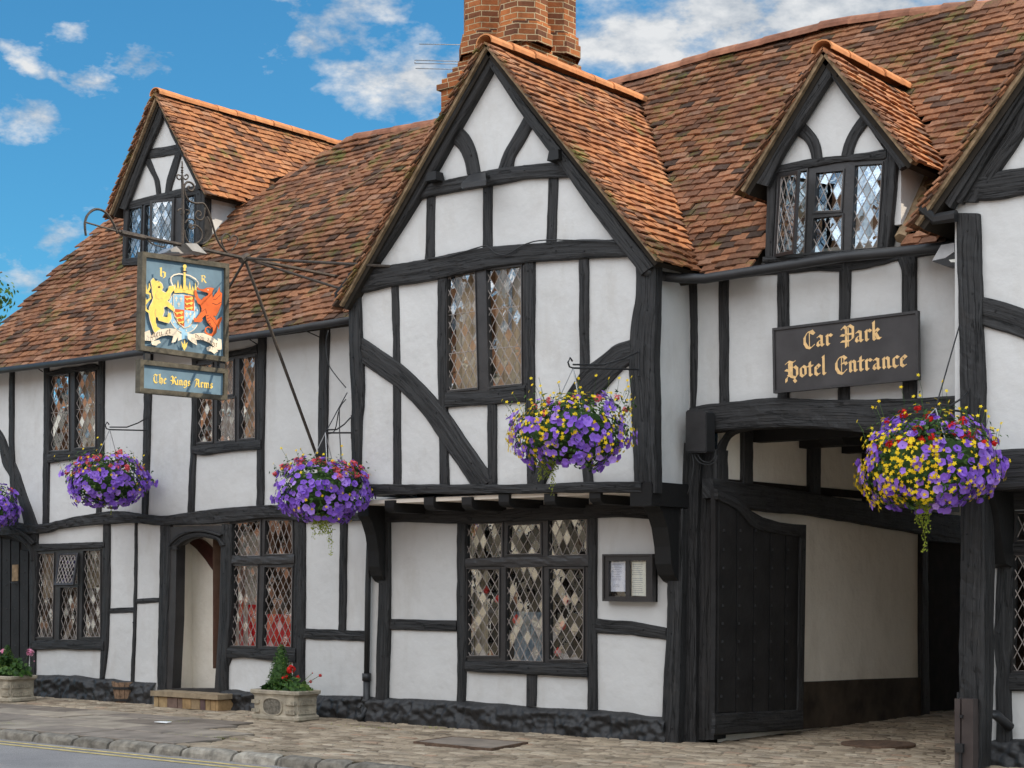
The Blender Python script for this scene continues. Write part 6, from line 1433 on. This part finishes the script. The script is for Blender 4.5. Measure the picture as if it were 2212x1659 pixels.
def cone_bush(c, r, h, label, seed):
    random.seed(seed); t = thing('dwarf_conifer', label, 'conifer', c, 'small conifers in the planters'); g = G(); c = Vector(c)
    core = G(); core.lathe([(.01, 0), (r * .75, .02), (r * .7, h * .3), (r * .38, h * .65), (.01, h * .94)], c, 10)
    build('inner_branches', core, M['leaf'], t)
    for k in range(1500):
        f = 1 - math.sqrt(1 - random.random() * .99) if k % 3 else random.random(); z = h * f; rr = r * (1 - f) ** .75 * random.uniform(.75, 1.12) + .012; a = random.uniform(0, 6.28); d = Vector((math.cos(a), math.sin(a), .9))
        leaf(g, c + Vector((math.cos(a) * rr, math.sin(a) * rr, z)), d + Vector((random.gauss(0, .4), random.gauss(0, .4), random.gauss(0, .3))), random.uniform(.018, .036), .007)
    stuff('foliage', g, 'leaf', t)
    g = G(); g.tube([c - Vector((0, 0, .03)), c + Vector((0, 0, h * .9))], [.015, .004]); build('trunk', g, M['oakbarrel'], t); return t
pc = Vector((-13.66, 12.90, .0)); planter(pc, .74, .37, .33, R(0), 'rectangular cast stone trough with oval medallion, right of the open doorway')
def loc2(dx, dy, z): a = R(0); return Vector((pc.x + dx * math.cos(a) - dy * math.sin(a), pc.y + dx * math.sin(a) + dy * math.cos(a), z))
cone_bush(loc2(-.10, .03, .30), .17, .52, 'small bright green conifer standing among the red geraniums', 31)
geranium(loc2(.02, 0, .31), .36, .17, 'scarlet geraniums with round leaves in the planter by the doorway', [(P(628, 1445, ('Y', 12.95)), .055), (P(617, 1465, ('Y', 12.9)), .05), (P(643, 1463, ('Y', 12.95)), .025), (P(692, 1459, ('Y', 13.0)), .02), (P(675, 1454, ('Y', 13.0)), .008), (P(671, 1472, ('Y', 13.0)), .018)], 'redp', seed=32, zs=.17)
pc = Vector((-18.62, 12.72, 0)); planter(pc, .74, .42, .33, R(0), 'rectangular cast stone trough cut off by the left edge, below the plank door')
def loc2(dx, dy, z): a = R(0); return Vector((pc.x + dx * math.cos(a) - dy * math.sin(a), pc.y + dx * math.sin(a) + dy * math.cos(a), z))
cone_bush(P(16, 1471, ('Y', 12.78)), .15, .46, 'small conifer rising behind the pink geraniums at the left edge', 33)
geranium(loc2(.06, 0, .31), .38, .2, 'pale pink geraniums with dark round leaves in the left-edge planter', [(P(65, 1409, ('Y', 12.95)), .05), (P(10, 1434, ('Y', 12.85)), .075), (P(8, 1407, ('Y', 12.95)), .04), (P(74, 1428, ('Y', 12.95)), .01)], 'palepink', seed=34, zs=.30)
# half barrel tub
tb = P(272, 1517, ('Z', 0)); tb = Vector((tb.x, tb.y, 0)); t = thing('wooden_tub', 'small empty half-barrel tub with iron hoops against the black plinth', 'tub', tb)
g = G(); n_ = 16
for k in range(n_):
    a0, a1 = 2 * math.pi * k / n_ + .02, 2 * math.pi * (k + 1) / n_ - .02; vs = []
    hh = .26 + random.uniform(-.006, .006)
    for (z, r) in ((0, .128), (.13, .155), (hh, .178)):
        for (a, rr) in ((a0, r), (a1, r), (a1, r - .018), (a0, r - .018)): vs.append((tb.x + math.cos(a) * rr, tb.y + math.sin(a) * rr, z))
    g.add(vs, [(0, 1, 5, 4), (1, 2, 6, 5), (2, 3, 7, 6), (3, 0, 4, 7), (4, 5, 9, 8), (5, 6, 10, 9), (6, 7, 11, 10), (7, 4, 8, 11), (8, 9, 10, 11)])
build('staves', g, M['oakbarrel'], t)
for z, r in ((.035, .137), (.185, .167)):
    g = G(); g.lathe([(r + .001, z - .016), (r + .006, z - .016), (r + .009, z + .016), (r + .004, z + .016)], tb, 24, cap=False); build('hoop', g, M['ironblack'], t)
g = G(); g.lathe([(.15, .17), (.0001, .18)], tb, 16, cap=False); build('soil', g, M['soil'], t)

# ================================================================== BEHIND THE GLASS
random.seed(5)
def curt(x0, x1, y0, y1, T, Y, m_, label, amp=.02):
    a = P(x0, y1, ('Y', Y), T); b = P(x1, y0, ('Y', Y), T); o = build('curtain', curtainmesh(a.x, b.x, 0, a.z - .02, P(x0, y0, ('Y', Y), T).z + .05, amp), M[m_], loc=(0, Y, 0)); tag(o, label, 'curtain', 'curtains behind the leaded lights'); return o
curt(760, 900, 110, 880, 'M2', 13.02, 'curtain', 'beige curtain behind the left light of the central upper window')
curt(1000, 1180, 60, 880, 'M2', 13.04, 'curtain', 'beige curtain behind the right light of the central upper window')
curt(1090, 1110, 100, 480, 'M2', 13.0, 'bluecloth', 'narrow blue-grey drape inside the central upper window')
curt(690, 740, 110, 880, 'M2', 13.2, 'redcloth', 'dark red drape at the left side of the central upper window')
curt(320, 350, 260, 790, 'L2', 13.7, 'pinkcurtain', 'dull pink curtain at the left of the far-left upper window')
curt(530, 612, 240, 790, 'L2', 13.7, 'curtain', 'cream curtain at the right of the far-left upper window')
curt(1400, 1500, 180, 720, 'L2', 13.68, 'whitecloth', 'white net behind the middle light partly hidden by the name board')
curt(1580, 1640, 150, 700, 'L2', 13.7, 'curtain', 'cream curtain at the right of the window behind the pub sign')
curt(745, 805, 1380, 1650, 'R1', 13.62, 'pinkcurtain', 'dusty pink curtain inside the open casement of the right dormer', .012)
curt(755, 830, 1110, 1385, 'R1', 13.58, 'curtain', 'cream roller blind above the pink curtain in the right dormer', .002)
curt(1130, 1250, 1040, 1590, 'R1', 13.66, 'whitecloth', 'white net in the right-hand light of the right dormer')
curt(860, 962, 375, 950, 'M3', 13.75, 'curtain', 'pale column-like curtain in the left light of the bay window')
curt(880, 940, 90, 320, 'M3', 13.78, 'curtain', 'pale curtain top in the upper left light of the bay window')
curt(1475, 1560, 360, 560, 'L3', 13.75, 'pinkcurtain', 'lilac-pink curtain in the doorway-side light of the lower window')
curt(1130, 1310, 690, 975, 'M3', 13.72, 'bluecloth', 'blue-grey sparkling throw at the bottom of the middle bay light', .03)
curt(1465, 1560, 610, 885, 'L3', 13.72, 'redcloth', 'bright red cloth low in the left light of the window by the door', .015)
curt(1640, 1870, 700, 890, 'L3', 13.9, 'redcloth', 'bright red cloth low in the right light of the window by the door', .02)
curt(1560, 1650, 640, 880, 'L3', 13.80, 'redcloth', 'red cloth between the two lights of the window by the door', .02)
curt(225, 345, 300, 560, 'L3', 13.8, 'curtain', 'cream blind in the left light of the lounge window'); curt(525, 645, 270, 500, 'L3', 13.8, 'curtain', 'cream blind in the right light of the lounge window')
def bauble(x, y, T, label, r=.035, Y=13.62, m_='redglass'):
    p = P(x, y, ('Y', Y), T); t = thing('glass_lantern', label, 'lantern', p, 'small red lanterns behind the bay window')
    g = G(); g.lathe([(.004, r * 1.3), (r * .55, r * .8), (r, 0), (r * .7, -r * .8), (.004, -r * 1.2)], p, 10); build('lantern_glass', g, M[m_], t)
    g = G(); g.tube([p + Vector((0, 0, r * 1.2)), p + Vector((0, 0, r * 1.2 + .12))], .003, 4); build('lantern_wire', g, M['ironblack'], t)
bauble(948, 522, 'M3', 'topmost red lantern in the left light of the bay window'); bauble(1018, 580, 'M3', 'darker red lantern beside the first mullion of the bay window')
bauble(857, 772, 'M3', 'lowest red lantern in the left light of the bay window', .028); bauble(1458, 590, 'M3', 'topmost red lantern in the right light of the bay window', .042)
bauble(1435, 750, 'M3', 'middle red lantern in the right light of the bay window', .04); bauble(1405, 920, 'M3', 'lowest red lantern in the right light of the bay window', .04); bauble(1140, 712, 'M3', 'red lantern above the blue throw in the middle light', .045)

# ================================================================== BEYOND
random.seed(77)
d = raydir(-215, 640); c = Vector((d.x * 45, d.y * 45, EYE + d.z * 45)); t = thing('tree', 'green tree whose leaf tips show at the left edge above the roof', 'tree', (c.x, c.y, -.3))
g = G(); g.tube([Vector((c.x, c.y, -.3)), Vector((c.x + .1, c.y, 4)), Vector((c.x, c.y, 8)), c + Vector((0, 0, 2))], [.3, .22, .15, .05], 8)
for k in range(7): a = k * .9; g.tube([Vector((c.x, c.y, 6 + k * .4)), c + Vector((math.cos(a) * 1.6, math.sin(a) * 1.6, .2 + k * .2)), c + Vector((math.cos(a) * 2.6, math.sin(a) * 2.6, .5 + k * .25))], [.08, .05, .02], 5)
build('trunk', g, M['oakbarrel'], t); g = G()
cl = [(c + Vector((random.gauss(0, 1), random.gauss(0, 1), random.gauss(0, .9))).normalized() * random.uniform(1.2, 2.75), random.uniform(.4, .7)) for _ in range(46)]
cl.append((c + Vector((2.55 * .777, 2.55 * .629, -.0)), .65))
for (q, r) in cl:
    for k in range(110):
        dd = Vector((random.gauss(0, 1), random.gauss(0, 1), random.gauss(0, 1))).normalized() * r * random.uniform(.4, 1); leaf(g, q + dd, dd, random.uniform(.1, .2), .045)
stuff('crown', g, 'leaf', t)
# houses across the street (what the old glass reflects)
hw = [('cream', simple('cream_rendered_wall', (.62, .54, .42), .9, .1)), ('brick', simple('brown_brick_wall', (.26, .15, .10), .9, .1, nscale=30, var=.3)), ('red', simple('red_brick_wall', (.32, .16, .10), .9, .1, nscale=30, var=.3)), ('white', simple('white_rendered_wall', (.75, .72, .66), .9, .1))]
xw = -52
for i, (wd, hh, k) in enumerate(((9, 6.0, 1), (7, 6.6, 3), (8, 5.6, 2), (7, 6.2, 0), (9, 6.4, 1), (8, 5.8, 2), (8, 6.0, 3))):
    nm = ['narrow', 'tall', 'low', 'plain', 'wide', 'squat', 'end'][i]
    t = thing('terraced_house', f'{nm} {hw[k][0]} terraced house across the street, {["first","second","third","fourth","fifth","sixth","seventh"][i]} from the west', 'house', (xw + wd / 2, -7, 0))
    g = G(); g.box((xw + wd / 2, -7.2, hh / 2), (wd / 2, 3, hh / 2)); build('wall', g, hw[k][1], t)
    g = G(); g.add([(xw, -4.0, hh), (xw + wd, -4.0, hh), (xw + wd, -7.2, hh + 2.6), (xw, -7.2, hh + 2.6), (xw, -10.4, hh), (xw + wd, -10.4, hh)], [(0, 1, 2, 3), (3, 2, 5, 4), (0, 3, 4), (1, 5, 2)]); build('roof', g, M['tiles'], t)
    for fl_ in (1.6, 4.4):
        for j in range(3):
            x = xw + wd * (j + .5) / 3; g = G(); g.box((x, -4.17, fl_), (.55, .05, .75)); w_ = build('window', g, M['whitecloth'], t); g = G(); g.box((x, -4.13, fl_), (.45, .03, .65)); build('pane', g, M['dark'], w_)
    xw += wd + .02
